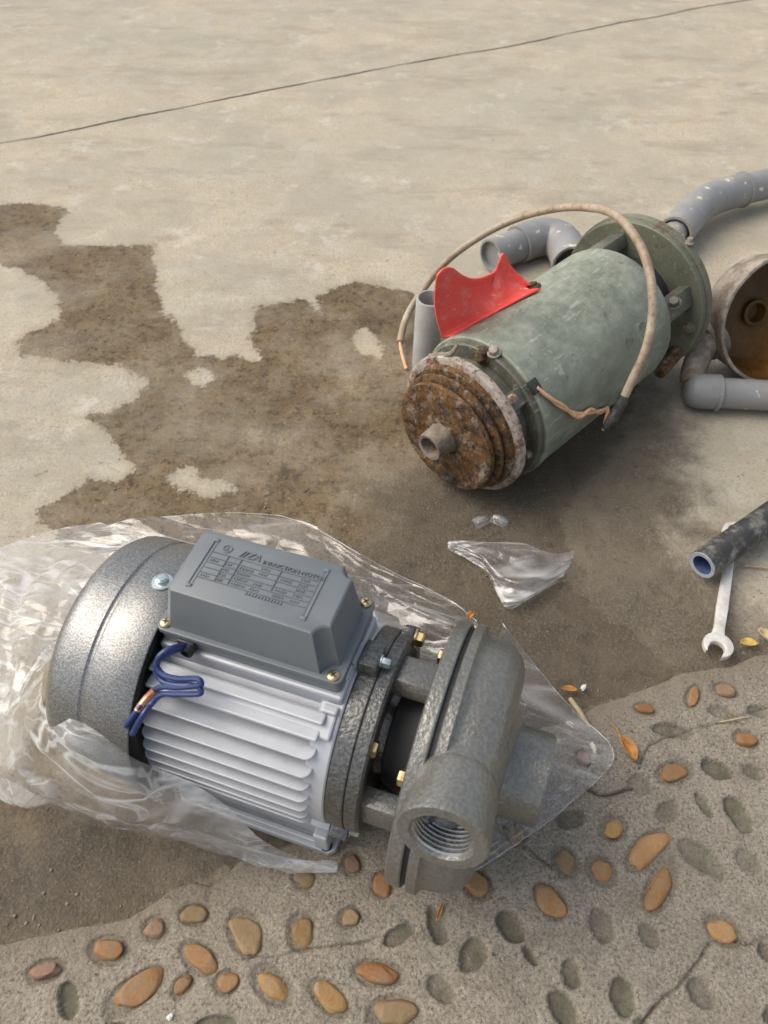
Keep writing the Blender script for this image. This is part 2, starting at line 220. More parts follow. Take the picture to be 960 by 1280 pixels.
# film: thin clear polythene
def film(name, haze=.07, gl=.22, streak=.8):
    m = Mat(name); t = m.t; N = t.nodes; N.remove(m.b); out = N['Material Output']
    tr = N.new('ShaderNodeBsdfTransparent'); tr.inputs[0].default_value = (.97, .97, .965, 1)
    g = N.new('ShaderNodeBsdfGlossy'); g.inputs['Color'].default_value = (1, 1, 1, 1); g.inputs['Roughness'].default_value = .16
    d = N.new('ShaderNodeBsdfDiffuse'); d.inputs[0].default_value = (.85, .85, .84, 1)
    tl = N.new('ShaderNodeBsdfTranslucent'); tl.inputs[0].default_value = (.85, .85, .84, 1)
    ds = N.new('ShaderNodeMixShader'); ds.inputs[0].default_value = .45; m.L(d.outputs[0], ds.inputs[1]); m.L(tl.outputs[0], ds.inputs[2])
    va = N.new('ShaderNodeVectorMath'); va.operation = 'MULTIPLY_ADD'; m.L(m.noise(9, 3, .5, col=True), va.inputs[0]); va.inputs[1].default_value = (.05, .05, .05); m.L(m.stretch((.65, 1.25, 1), (0, 0, .5)), va.inputs[2])
    r1 = m.vor(17, 'DISTANCE_TO_EDGE', 'Distance', va.outputs[0]); r2 = m.vor(46, 'DISTANCE_TO_EDGE', 'Distance', va.outputs[0])
    a1 = m.noise(7, 3, .5, None, 1.0)
    h = m.math('ADD', m.math('ADD', m.math('MULTIPLY', r1, 1.3), m.math('MULTIPLY', r2, .55)), m.math('MULTIPLY', a1, 2.0))
    bp = N.new('ShaderNodeBump'); m.L(h, bp.inputs['Height']); bp.inputs['Strength'].default_value = .38; bp.inputs['Distance'].default_value = .012
    for s in (g, d, tl): m.L(bp.outputs[0], s.inputs['Normal'])
    lw = N.new('ShaderNodeFresnel'); geo = N.new('ShaderNodeNewGeometry'); m.L(m.math('SUBTRACT', 1.5, m.math('MULTIPLY', geo.outputs['Backfacing'], .8333)), lw.inputs['IOR']); m.L(bp.outputs[0], lw.inputs['Normal'])
    gf = m.math('MINIMUM', m.math('ADD', m.math('MULTIPLY', lw.outputs[0], 1.25), gl * .06), .7)
    n1 = m.math('ABSOLUTE', m.math('SUBTRACT', m.noise(10, 3, .5, m.stretch((.16, 1.5, 1.2), (0, 0, .18)), .8), .5)); n2 = m.math('ABSOLUTE', m.math('SUBTRACT', m.noise(22, 3, .55, m.stretch((.2, 1.4, 1.2), (0, 0, -.25)), .8), .5))
    crease = m.step(n1, .030, .0); cr2 = m.step(n2, .035, .0)
    patch = m.ramp(m.noise(9, 3), [(.36, 0), (.56, 1)])
    cz = m.math('MULTIPLY', m.math('MAXIMUM', crease, m.math('MULTIPLY', cr2, .6)), patch)
    hz = m.math('MINIMUM', m.math('ADD', m.math('MULTIPLY', cz, streak), m.math('MULTIPLY', m.ramp(m.noise(14, 4, .6), [(.35, .35), (.68, 2.4)]), haze)), .9)
    m1 = N.new('ShaderNodeMixShader'); m.L(hz, m1.inputs[0]); m.L(tr.outputs[0], m1.inputs[1]); m.L(ds.outputs[0], m1.inputs[2])
    m2 = N.new('ShaderNodeMixShader'); m.L(gf, m2.inputs[0]); m.L(m1.outputs[0], m2.inputs[1]); m.L(g.outputs[0], m2.inputs[2])
    m.L(m2.outputs[0], out.inputs[0]); return m.m
M['film'] = film('clear_polythene', .03, .2, .35); M['film_folded'] = film('folded_polythene', .17, .25); M['film_scrap'] = film('crinkled_polythene', .13, .3)

# ---------------------------------------------------------------- mesh helpers
class MB:
    def __init__(s): s.v = []; s.f = []
    def add(s, v, f):
        o = len(s.v); s.v += [tuple(map(float, p)) for p in v]; s.f += [tuple(i + o for i in q) for q in f]; return s
    def lathe(s, prof, n=64, o=(0, 0, 0), ax=(1, 0, 0), up=(0, 0, 1), a0=0, a1=2 * math.pi, fn=None):
        # prof: (distance along ax, radius); full turn closes
        ax = Vector(ax).normalized(); up = Vector(up); e1 = (up - ax * up.dot(ax)).normalized(); e2 = ax.cross(e1); o = Vector(o)
        full = abs(a1 - a0 - 2 * math.pi) < 1e-6; m = n if full else n + 1; v = []
        for (d, r) in prof:
            for i in range(m):
                t = a0 + (a1 - a0) * i / n; rr = r * (fn(t, d) if fn else 1)
                v.append(o + ax * d + (e1 * math.cos(t) + e2 * math.sin(t)) * rr)
        f = []
        for j in range(len(prof) - 1):
            for i in range(n):
                k = (i + 1) % m
                f.append((j * m + i, j * m + k, (j + 1) * m + k, (j + 1) * m + i))
        if full:
            if prof[0][1] > 1e-5 and getattr(s, 'cap', True): pass
        return s.add(v, f)
    def tube(s, pts, r, n=12, cap=True, smooth=True):
        pts = [Vector(p) for p in pts]
        if smooth: pts = spline(pts, 8)
        rs = r if isinstance(r, (list, tuple)) else [r] * len(pts)
        if len(rs) != len(pts): rs = list(np.interp(np.linspace(0, 1, len(pts)), np.linspace(0, 1, len(rs)), rs))
        v = []; f = []; ref = None
        for i, p in enumerate(pts):
            t = (pts[min(i + 1, len(pts) - 1)] - pts[max(i - 1, 0)]).normalized()
            if ref is None: ref = t.orthogonal().normalized()
            ref = (ref - t * ref.dot(t)).normalized(); b = t.cross(ref)
            for k in range(n):
                a = 2 * math.pi * k / n; v.append(p + (ref * math.cos(a) + b * math.sin(a)) * rs[i])
        for i in range(len(pts) - 1):
            for k in range(n):
                k2 = (k + 1) % n; f.append((i * n + k, i * n + k2, (i + 1) * n + k2, (i + 1) * n + k))
        if cap: f.append(tuple(range(n))[::-1]); f.append(tuple((len(pts) - 1) * n + k for k in range(n)))
        return s.add(v, f)
    def box(s, c, d, bev=0.0, mat=None, seg=2, taper=None):
        bm = bmesh.new(); bmesh.ops.create_cube(bm, size=1)
        for v in bm.verts:
            z = v.co.z
            v.co = Vector((v.co.x * d[0], v.co.y * d[1], v.co.z * d[2]))
            if taper and z > 0: v.co.x *= taper; v.co.y *= taper
        if bev: bmesh.ops.bevel(bm, geom=list(bm.edges), offset=bev, segments=seg, profile=.5, affect='EDGES')
        Mx = Matrix.Translation(c) @ (mat.to_4x4() if mat is not None else Matrix.Identity(4))
        bm.verts.index_update()
        s.add([Mx @ v.co for v in bm.verts], [[v.index for v in f.verts] for f in bm.faces]); bm.free(); return s
    def prism(s, poly, z0, z1, bev=0.0, mat=None, seg=2):
        bm = bmesh.new(); vs = [bm.verts.new((x, y, z0)) for x, y in poly]; f = bm.faces.new(vs)
        r = bmesh.ops.extrude_face_region(bm, geom=[f])
        for v in r['geom']:
            if isinstance(v, bmesh.types.BMVert): v.co.z = z1
        bmesh.ops.recalc_face_normals(bm, faces=bm.faces)
        if bev:
            es = [e for e in bm.edges if e.calc_face_angle(0) > .35]
            bmesh.ops.bevel(bm, geom=es, offset=bev, segments=seg, profile=.5, affect='EDGES')
        Mx = mat if mat is not None else Matrix.Identity(4); bm.verts.index_update()
        s.add([Mx @ v.co for v in bm.verts], [[v.index for v in f.verts] for f in bm.faces]); bm.free(); return s
    def grid(s, G):
        a, b = len(G), len(G[0]); v = [p for row in G for p in row]
        return s.add(v, [(i * b + j, i * b + j + 1, (i + 1) * b + j + 1, (i + 1) * b + j) for i in range(a - 1) for j in range(b - 1)])
    def build(s, name, mat, parent=None, sharp=35, label=None, fix=True):
        me = bpy.data.meshes.new(name); me.from_pydata(s.v, [], s.f); me.validate()
        if fix:
            bm = bmesh.new(); bm.from_mesh(me); bmesh.ops.remove_doubles(bm, verts=bm.verts, dist=1e-6); bmesh.ops.recalc_face_normals(bm, faces=bm.faces); bm.to_mesh(me); bm.free()
        me.shade_smooth()
        if sharp: me.set_sharp_from_angle(angle=R(sharp))
        me.materials.append(mat); o = bpy.data.objects.new(name, me); COL.objects.link(o)
        if parent is not None: o.parent = parent
        if label: o['label'] = label
        return o
def spline(P, k=8):
    P = [Vector(p) for p in P]; out = []
    for i in range(len(P) - 1):
        p0 = P[max(i - 1, 0)]; p1 = P[i]; p2 = P[i + 1]; p3 = P[min(i + 2, len(P) - 1)]
        for j in range(k):
            t = j / k; out.append(.5 * ((2 * p1) + (p2 - p0) * t + (2 * p0 - 5 * p1 + 4 * p2 - p3) * t * t + (3 * p1 - p0 - 3 * p2 + p3) * t ** 3))
    return out + [P[-1]]
def tag(o, label=None, cat=None, group=None, kind=None):
    for k, v in (('label', label), ('category', cat), ('group', group), ('kind', kind)):
        if v: o[k] = v
    return o
def empty(name, mat, label, cat, group=None):
    o = bpy.data.objects.new(name, None); o.empty_display_size = .02; COL.objects.link(o); o.matrix_world = mat
    return tag(o, label, cat, group)
_lat = rng.random((64, 64, 64))
def vnoise(p):
    p = np.asarray(p, float); i = np.floor(p).astype(int); f = p - i; f = f * f * (3 - 2 * f); r = 0
    for dx in (0, 1):
        for dy in (0, 1):
            for dz in (0, 1):
                wgt = (f[..., 0] if dx else 1 - f[..., 0]) * (f[..., 1] if dy else 1 - f[..., 1]) * (f[..., 2] if dz else 1 - f[..., 2])
                r = r + wgt * _lat[(i[..., 0] + dx) % 64, (i[..., 1] + dy) % 64, (i[..., 2] + dz) % 64]
    return r - .5
def fbm(p, o=4):
    p = np.asarray(p, float); r = 0; a = 1
    for k in range(o): r = r + a * vnoise(p * 2 ** k + 17.3 * k); a *= .5
    return r
def xy3(X, Y, s, z=0): return np.stack([X * s, Y * s, np.full_like(X, z)], -1)
def sdist(X, Y, poly):
    P = np.asarray(poly); d = np.full(X.shape, 1e9); ins = np.zeros(X.shape, bool)
    for a, b in zip(P, np.roll(P, -1, 0)):
        e = b - a; t = np.clip(((X - a[0]) * e[0] + (Y - a[1]) * e[1]) / (e @ e + 1e-12), 0, 1)
        d = np.minimum(d, np.hypot(X - a[0] - t * e[0], Y - a[1] - t * e[1]))
        c = ((a[1] > Y) != (b[1] > Y)); ins ^= c & (X < (b[0] - a[0]) * (Y - a[1]) / (b[1] - a[1] + 1e-15) + a[0])
    return np.where(ins, d, -d)
def ldist(X, Y, line):
    P = np.asarray(line); d = np.full(X.shape, 1e9)
    for a, b in zip(P[:-1], P[1:]):
        e = b - a; t = np.clip(((X - a[0]) * e[0] + (Y - a[1]) * e[1]) / (e @ e), 0, 1)
        d = np.minimum(d, np.hypot(X - a[0] - t * e[0], Y - a[1] - t * e[1]))
    return d
def sm(x, a, b): t = np.clip((x - a) / (b - a), 0, 1); return t * t * (3 - 2 * t)
EX = np.array([p[0] for p in EDGE]); EY = np.array([p[1] for p in EDGE])
def edge_y(x):
    x = np.asarray(x, float); y = np.interp(x, EX, EY)
    y = np.where(x < EX[0], EY[0] + (x - EX[0]) * .3, y); y = np.where(x > EX[-1], EY[-1] + (x - EX[-1]) * .38, y)
    return y + .0045 * fbm(np.stack([x * 45, x * 0 + 3, x * 0], -1), 4)
def gridmesh(name, X, Y, Z, mat, attrs=None, kind=None):
    a, b = X.shape; me = bpy.data.meshes.new(name); idx = np.arange(a * b).reshape(a, b)
    F = np.stack([idx[:-1, :-1], idx[:-1, 1:], idx[1:, 1:], idx[1:, :-1]], -1).reshape(-1, 4)
    me.vertices.add(a * b); me.vertices.foreach_set('co', np.stack([X, Y, Z], -1).ravel().astype(np.float32))
    me.loops.add(F.size); me.loops.foreach_set('vertex_index', F.ravel().astype(np.int32))
    me.polygons.add(len(F)); me.polygons.foreach_set('loop_start', np.arange(0, F.size, 4, dtype=np.int32))
    me.update(calc_edges=True); me.validate(); me.shade_smooth(); me.materials.append(mat)
    for k, v in (attrs or {}).items():
        at = me.attributes.new(k, 'FLOAT', 'POINT'); at.data.foreach_set('value', v.ravel().astype(np.float32))
    o = bpy.data.objects.new(name, me); COL.objects.link(o)
    if kind: o['kind'] = kind
    return o

# ---------------------------------------------------------------- the ground: one concrete sheet, joint, wet stain, soil
def ground_z(X, Y):
    d = Y - edge_y(X)
    return -.0095 * (1 - sm(d, .03, .20))
def concrete():
    m = Mat('weathered_concrete', .85, 0, .3)
    a = m.noise(2.3, 5, .6); b = m.noise(17, 5, .65); c = m.noise(260, 4, .7); d = m.noise(900, 2, .6); e = m.noise(55, 5, .7)
    k = m.mix(m.ramp(a, [(.36, 0), (.62, 1)]), (.345, .305, .225), (.46, .375, .26))
    k = m.mix(m.math('MULTIPLY', m.ramp(b, [(.42, 0), (.66, 1)]), .55), k, (.47, .435, .36))
    k = m.mix(m.math('MULTIPLY', m.ramp(e, [(.52, 0), (.70, 1)]), .4), k, (.26, .235, .19))
    k = m.mix(m.math('MULTIPLY', m.ramp(c, [(.38, 1), (.50, 0)]), .5), k, (.20, .175, .13))
    k = m.mix(m.math('MULTIPLY', m.ramp(m.noise(125, 3, .6), [(.655, 0), (.70, 1)]), .75), k, (.13, .11, .085))
    k = m.mix(m.math('MULTIPLY', m.ramp(d, [(.5, 0), (.64, 1)]), .35), k, (.56, .53, .46))
    spot = m.math('MULTIPLY', m.step(m.math('ADD', m.vor(8, vec=m.stretch((1, 1.6, 1), (0, 0, .5))), m.math('MULTIPLY', e, .5)), .45, .30), m.step(m.noise(3.1, 2), .42, .52))
    k = m.mix(m.math('MULTIPLY', spot, .4), k, (.19, .16, .125))
    k = m.mix(m.math('MULTIPLY', m.ramp(m.noise(5.5, 6, .72), [(.46, 0), (.60, 1)]), .6), k, (.31, .283, .22))
    k = m.mix(m.math('MULTIPLY', m.ramp(m.noise(1.7, 5, .65, m.stretch((.6, 1.5, 1), (0, 0, .5)), .8), [(.46, 0), (.60, 1)]), .4), k, (.375, .345, .27))
    k = m.mix(m.math('MULTIPLY', m.ramp(m.noise(8, 6, .75, m.stretch((.5, 1.6, 1), (0, 0, .5))), [(.52, 0), (.66, 1)]), .5), k, (.25, .215, .165))
    k = m.mix(m.math('MULTIPLY', m.ramp(m.noise(33, 5, .7), [(.66, 0), (.72, 1)]), .7), k, (.16, .14, .11))
    k = m.mix(m.math('MULTIPLY', m.ramp(m.noise(12, 7, .75), [(.57, 0), (.66, 1)]), .45), k, (.56, .53, .45))
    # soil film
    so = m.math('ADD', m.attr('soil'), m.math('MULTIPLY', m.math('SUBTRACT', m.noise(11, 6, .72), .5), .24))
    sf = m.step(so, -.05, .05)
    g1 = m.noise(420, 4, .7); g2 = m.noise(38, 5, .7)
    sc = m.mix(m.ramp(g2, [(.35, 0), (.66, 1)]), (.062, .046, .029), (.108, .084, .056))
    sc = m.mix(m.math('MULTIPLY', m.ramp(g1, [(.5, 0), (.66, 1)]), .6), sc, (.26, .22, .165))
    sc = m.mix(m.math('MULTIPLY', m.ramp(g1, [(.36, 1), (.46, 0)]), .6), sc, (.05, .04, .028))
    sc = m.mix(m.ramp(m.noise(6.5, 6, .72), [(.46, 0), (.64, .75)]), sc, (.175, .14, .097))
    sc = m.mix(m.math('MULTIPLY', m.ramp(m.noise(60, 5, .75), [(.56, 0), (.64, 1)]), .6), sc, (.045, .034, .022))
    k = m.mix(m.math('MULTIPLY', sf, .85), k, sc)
    # wet stain
    n1 = m.math('MULTIPLY', m.math('SUBTRACT', m.noise(21, 8, .78), .5), .058)
    n2 = m.math('MULTIPLY', m.math('SUBTRACT', m.noise(150, 4, .7), .5), .016)
    wv = m.math('ADD', m.math('ADD', m.attr('wet'), n1), n2)
    wv = m.math('ADD', wv, m.math('MULTIPLY', m.math('SUBTRACT', m.noise(65, 6, .8), .5), .022)); wf = m.step(wv, -.0020, .0045); rimf = m.math('SUBTRACT', m.step(wv, -.001, .001), m.step(wv, .001, .010))
    wet = m.mix(m.ramp(m.noise(22, 6, .7), [(.36, 0), (.66, 1)]), (.27, .21, .14), (.47, .38, .25))
    wet = m.mix(m.math('MULTIPLY', m.ramp(m.noise(48, 5, .7), [(.52, 0), (.66, 1)]), .6), wet, (.20, .165, .12))
    wet = m.mix(m.math('MULTIPLY', m.ramp(m.noise(85, 5, .75), [(.52, 0), (.60, 1)]), .85), wet, (.14, .112, .08))
    wet = m.mix(m.math('MULTIPLY', m.ramp(m.noise(210, 3, .6), [(.60, 0), (.68, 1)]), .5), wet, (.75, .68, .55))
    wc = m.mix(1.0, k, wet, 'MULTIPLY'); wc = m.mix(m.math('MULTIPLY', rimf, .45), wc, m.mix(1.0, wc, (.6, .56, .5), 'MULTIPLY'))
    wk = m.math('MULTIPLY', wf, m.math('SUBTRACT', 1.0, m.math('MULTIPLY', sf, .55)))  # over soil the stain also paints in shade along the pavement edge
    hal = m.math('MULTIPLY', m.step(wv, -.016, .002), .28)
    k = m.mix(m.math('MULTIPLY', hal, m.math('SUBTRACT', 1.0, sf)), k, m.mix(1.0, k, (.62, .55, .45), 'MULTIPLY'))
    wk = m.math('MULTIPLY', wk, m.ramp(m.noise(7, 6, .7), [(.34, .5), (.55, 1)]))
    k = m.mix(wk, k, wc); k = m.mix(m.math('MULTIPLY', m.attr('joint'), .95), k, (.06, .048, .034))
    m.col(k); m.rough(m.math('SUBTRACT', m.ramp(e, [(.3, .92), (.7, .78)]), m.math('MULTIPLY', wf, m.ramp(b, [(.4, .12), (.65, .34)]))))
    h = m.bump(c, .55, .0012); h = m.bump(e, .35, .004, h); m.bump(m.math('MULTIPLY', g1, sf), .8, .0025, h)
    return m.m
JA = (-.712, 1.463); JB = (.947, 2.352); jt = math.atan2(JB[1] - JA[1], JB[0] - JA[0]); jc, js = math.cos(jt), math.sin(jt)
jq = -JA[0] * js + JA[1] * jc
def axis_vals(fine, extra):
    return np.unique(np.round(np.concatenate([fine] + extra), 5))
pv = axis_vals(np.arange(-.35, 1.35, .0055), [np.arange(-1.4, 3.2, .035), np.arange(-6, 8, .5), np.array([-60, -30, -15, 15, 30, 60])])
qv = axis_vals(np.arange(-.25, 1.05, .0055), [np.arange(1.05, 2.4, .02), np.arange(-1, 4, .12), np.arange(-6, 8, .5), np.array([-60, -30, -15, 15, 30, 60]),
     jq + np.array([-.012, -.006, -.0028, -.0014, 0, .0014, .0028, .006, .012])])
PP, QQ = np.meshgrid(pv, qv)
wob = .013 * fbm(np.stack([PP * 5, PP * 0, PP * 0], -1), 4) + .0015 * fbm(np.stack([PP * 60, PP * 0, PP * 0 + 9], -1), 2)
near = np.exp(-((QQ - jq) / .05) ** 2)
Q2 = QQ + wob * near
GX = PP * jc - Q2 * js; GY = PP * js + Q2 * jc
GZ = ground_z(GX, GY) + .0022 * fbm(xy3(GX, GY, 9), 4) * (np.hypot(GX, GY) < 4) + .0006 * fbm(xy3(GX, GY, 120), 2) * (np.hypot(GX, GY - .5) < 1.2)
GZ -= .010 * np.clip(1 - np.abs(QQ - jq) / .0029, 0, 1) * np.clip(.75 + .8 * fbm(np.stack([PP * 9, PP * 0, PP * 0], -1), 3), .25, 1.2)
under = sm(-(GY - edge_y(GX)), .004, .016); GZ -= .035 * under
wet = sdist(GX, GY, STAIN)
for h in DRY: wet = np.minimum(wet, -sdist(GX, GY, h))
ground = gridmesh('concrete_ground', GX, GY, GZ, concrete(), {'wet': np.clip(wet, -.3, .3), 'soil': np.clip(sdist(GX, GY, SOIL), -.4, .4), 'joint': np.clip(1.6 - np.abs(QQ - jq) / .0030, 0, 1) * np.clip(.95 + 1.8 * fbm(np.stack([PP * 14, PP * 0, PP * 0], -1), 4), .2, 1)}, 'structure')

# ---------------------------------------------------------------- the pebble pavement
def pave_mat():
    m = Mat('pebbledash_cement', .9, 0, .25)
    a = m.noise(7, 5, .65); b = m.noise(430, 3, .7); c = m.noise(950, 2, .6); d = m.noise(40, 5, .7); v = m.vor(330)
    k = m.mix(m.ramp(a, [(.35, 0), (.65, 1)]), (.21, .18, .138), (.275, .238, .184))
    k = m.mix(m.math('MULTIPLY', m.ramp(b, [(.50, 0), (.64, 1)]), .75), k, (.36, .32, .25))
    k = m.mix(m.math('MULTIPLY', m.ramp(b, [(.34, 1), (.46, 0)]), .8), k, (.085, .07, .055))
    k = m.mix(m.math('MULTIPLY', m.ramp(c, [(.54, 0), (.66, 1)]), .5), k, (.46, .43, .37))
    k = m.mix(m.math('MULTIPLY', m.ramp(d, [(.46, 0), (.68, 1)]), .5), k, (.15, .125, .09))
    k = m.mix(m.math('MULTIPLY', m.attr('hollow'), m.ramp(d, [(.35, .6), (.6, .95)])), k, m.mix(m.ramp(a, [(.45, 0), (.55, 1)]), (.112, .097, .076), (.088, .084, .054)))
    k = m.mix(m.math('MULTIPLY', m.attr('ring'), .4), k, (.10, .085, .06))
    k = m.mix(m.math('MULTIPLY', m.attr('crack'), .95), k, (.055, .043, .032))
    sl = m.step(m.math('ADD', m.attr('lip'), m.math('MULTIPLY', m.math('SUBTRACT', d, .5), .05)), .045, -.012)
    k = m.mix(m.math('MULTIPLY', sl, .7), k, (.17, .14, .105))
    m.col(k); hb = m.math('MULTIPLY', b, m.math('SUBTRACT', 1.0, m.math('MULTIPLY', m.attr('hollow'), .65))); h = m.bump(hb, .9, .0016); h = m.bump(v, .3, .001, h); m.bump(d, .4, .003, h); return m.m
def build_pavement():
    xs = np.unique(np.round(np.concatenate([np.arange(-.42, .56, .0018), np.arange(-3, 3.01, .15)]), 5))
    ys = edge_y(xs)
    y0 = .055
    n = 190
    rows = []
    for t in [-3.0, -1.5, -.6, -.2, -.05, .02]: rows.append(np.full_like(xs, t))
    fr = np.linspace(0, 1, n)
    for f in fr: rows.append(y0 + (np.maximum(ys, .09) - .0015 - y0) * f)
    # rounded lip then the drop down the edge
    lipoff = [(.0012, -.0007), (.0022, -.0025), (.0030, -.006), (.0034, -.016)]
    Y = np.array(rows + [np.maximum(ys, .09) - .0015 + o for o, z in lipoff]); X = np.broadcast_to(xs, Y.shape).copy()
    Z = np.zeros_like(Y)
    Z += .0026 * fbm(xy3(X, Y, 16, 5), 4) + .0009 * fbm(xy3(X, Y, 190, 2), 3)
    # edge gently rounded
    Z -= .0025 * sm(Y - (edge_y(X) - .02), 0, .02) ** 2
    hol = np.zeros_like(Y); ring = np.zeros_like(Y); crk = np.zeros_like(Y)
    wob = .22 * fbm(xy3(X, Y, 85, 1), 3)
    for (cx, cy, a, b, an, dp) in HOLLOWS:
        dx, dy = X - cx, Y - cy; u = (dx * math.cos(an) + dy * math.sin(an)) / a; v = (-dx * math.sin(an) + dy * math.cos(an)) / b
        r = np.hypot(u, v) + wob * 1.1 + .15 * fbm(xy3(X, Y, 230, 6), 2)
        k = sm(r, 1.02, .84); Z -= (.0040 + .0012 * (1 - np.clip(r, 0, 1) ** 2)) * dp * k; hol = np.maximum(hol, sm(r, 1.04, .88) * (.30 + .70 * dp))
    for (cx, cy, a, b, an, k) in PEBBLES:
        dx, dy = X - cx, Y - cy; u = (dx * math.cos(an) + dy * math.sin(an)) / (a + .0012); v = (-dx * math.sin(an) + dy * math.cos(an)) / (b + .0012)
        r = np.hypot(u, v) + wob * .5
        Z -= .0018 * sm(r, 1.2, .95); ring = np.maximum(ring, sm(r, 1.25, 1.02))
    for line, wd in CRACKS:
        jx = X + .004 * fbm(xy3(X, Y, 70, 7), 3); jy = Y + .004 * fbm(xy3(X, Y, 70, 8), 3)
        d = ldist(jx, jy, line); q = sm(d, wd * .8 + .0007, wd * .3) * np.clip(1.05 + 1.4 * fbm(xy3(X, Y, 30, 4), 2), .3, 1); Z -= .0022 * q * min(1, .2 + wd / .0014); crk = np.maximum(crk, q * min(1, .25 + wd / .0016))
    lip = np.broadcast_to(np.maximum(ys, .09), Y.shape) - Y
    for i, (o, z) in enumerate(lipoff): Z[-len(lipoff) + i] = Z[-len(lipoff) - 1] + z
    o = gridmesh('pavement', X, Y, Z, pave_mat(), {'hollow': hol, 'ring': ring, 'crack': crk, 'lip': np.clip(lip, -.1, .3)}, 'structure')
    return o
pavement = build_pavement()
def make_pebble(cx, cy, a, b, an, kind, i):
    bm = bmesh.new(); bmesh.ops.create_icosphere(bm, subdivisions=4, radius=1)
    P = np.array([v.co[:] for v in bm.verts]); s = i * 7.7
    n = fbm(P * .8 + s, 2)[:, None] * .62 + fbm(P * 2.3 + s, 2)[:, None] * .10
    bend = .25 * math.sin(i * 2.1)
    Q = P * (1 + n); Q[:, 1] += bend * (Q[:, 0] ** 2 - .4)
    Q[:, 2] = np.sign(Q[:, 2]) * np.abs(Q[:, 2]) ** .85
    hgt = min(a, b) * .62 + .0015
    Q = Q * np.array([a * .93, b * .93, hgt]); Q[:, 2] = np.minimum(Q[:, 2], hgt * .72 + .1 * (Q[:, 2] - hgt * .72))
    for v, q in zip(bm.verts, Q): v.co = q
    me = bpy.data.meshes.new('pebble'); bm.to_mesh(me); bm.free(); me.shade_smooth(); me.materials.append(PEB[int(kind)])
    o = bpy.data.objects.new('pebble', me); COL.objects.link(o); o.parent = pavement
    o.location = (cx, cy, .0014 - hgt * .72); o.rotation_euler = (R(random.uniform(-9, 9)), R(random.uniform(-7, 7)), an)
for i, p in enumerate(PEBBLES): make_pebble(*p, i)

# ---------------------------------------------------------------- the new pump
NP = Matrix.Translation((.037, .2355, 0)) @ Matrix.Rotation(R(-19), 4, 'Z'); A = .096
new = empty('water_pump', NP, 'new grey electric water pump with silver finned motor lying on a clear plastic bag', 'pump')
def rad(th, r, s=0): return (s, -r * math.cos(R(th)), A + r * math.sin(R(th)))   # angle 0 faces the viewer's side, 90 is up
AO = (0, 0, A)
# finned body
b = MB(); octo = [(.0665 * math.cos(R(22.5 + 45 * k)), .0665 * math.sin(R(22.5 + 45 * k))) for k in range(8)]
Mx = Matrix(((0, 0, 1, 0), (1, 0, 0, 0), (0, 1, 0, A), (0, 0, 0, 1)))
b.prism(octo, -.186, -.060, .002, Mx)
b.lathe([(-.072, .055), (-.072, .0695), (-.0705, .0708), (-.0575, .0708), (-.0565, .070), (-.0565, .055)], 96, AO)
b.lathe([(-.188, .05), (-.188, .066), (-.180, .067), (-.180, .05)], 96, AO)
b.box((-.122, .008, .1630), (.128, .066, .014), .002)                       # pad below the terminal box
for sg in (-1, 1): b.box((-.122, sg * .038, .1555), (.126, .016, .006), .0015, Matrix.Rotation(R(-sg * 28), 3, 'X'))
body = b.build('motor_body', M['alu'], new, 14)
def fin(y0, y1, z, s0=-.186, s1=-.066, th=.0021):
    m = MB(); r = .006; w = abs(y1 - y0); sg = 1 if y1 > y0 else -1; pts = []
    L, Wd = s1 - s0, w
    pts = [(s0, y0), (s1, y0)]
    for k in range(7): a = R(90 * k / 6); pts.append((s1 - r + r * math.cos(a), y1 - sg * r + sg * r * math.sin(a)))
    for k in range(7): a = R(90 + 90 * k / 6); pts.append((s0 + r + r * math.cos(a), y1 - sg * r + sg * r * math.sin(a)))
    m.prism(pts, z - th / 2, z + th / 2, .0007, Matrix.Identity(4), 2); return m
for sg in (-1, 1):
    for k in range(7):
        dz = -.0115 + .0102 * k
        tip = math.sqrt(max(.0755 ** 2 - dz ** 2, .001)) + (0.001 if k < 5 else .002)
        base = .050 if abs(dz) < .026 else .035
        fin(sg * base, sg * tip, A + dz).build('cooling_fin', M['alu'], body, 16)
    m = MB(); m.box((-.126, sg * .0445, A + .0590), (.120, .010, .0032), .0012); m.build('cooling_fin', M['alu'], body, 14)
    m = MB(); m.box((-.126, sg * .0370, A + .0655), (.122, .008, .0030), .0012); m.build('cooling_fin', M['alu'], body, 14)
# small cast lugs along the front top of the frame
b = MB()
for t in (-.030, -.014, .004, .022, .04): b.box((-.064, t, .1655 - abs(t) * .12), (.010, .006, .006), .0012)
b.box((-.0655, -.006, .1690), (.013, .012, .008), .002)
b.build('frame_lug', M['alu'], new, 14)
# foot
b = MB(); fp = [(-.182, -.066), (-.060, -.066), (-.056, -.062), (-.056, .062), (-.060, .066), (-.182, .066), (-.186, .062), (-.186, -.062)]
b.prism(fp, .0008, .0085, .0012)
b.prism([(-.176, -.056), (-.066, -.056), (-.066, .056), (-.176, .056)], .0085, .046, .001)
for sg in (-1, 1):
    b.box((-.121, sg * .0610, .0105), (.118, .004, .004), .001)
    b.box((-.066, sg * .060, .020), (.011, .010, .024), .0015)
    b.box((-.176, sg * .060, .020), (.011, .010, .024), .0015)
foot = b.build('foot', M['alu'], new, 14)
for s in (-.0655, -.1765):
    for sg in (-1, 1):
        m = MB(); m.lathe([(.0086, 0), (.0086, .0042), (.0090, .0047)], 24, (s + .002, sg * .0625 * .98, 0), (0, 0, 1), (1, 0, 0)); m.build('bolt_hole', M['void'], foot)
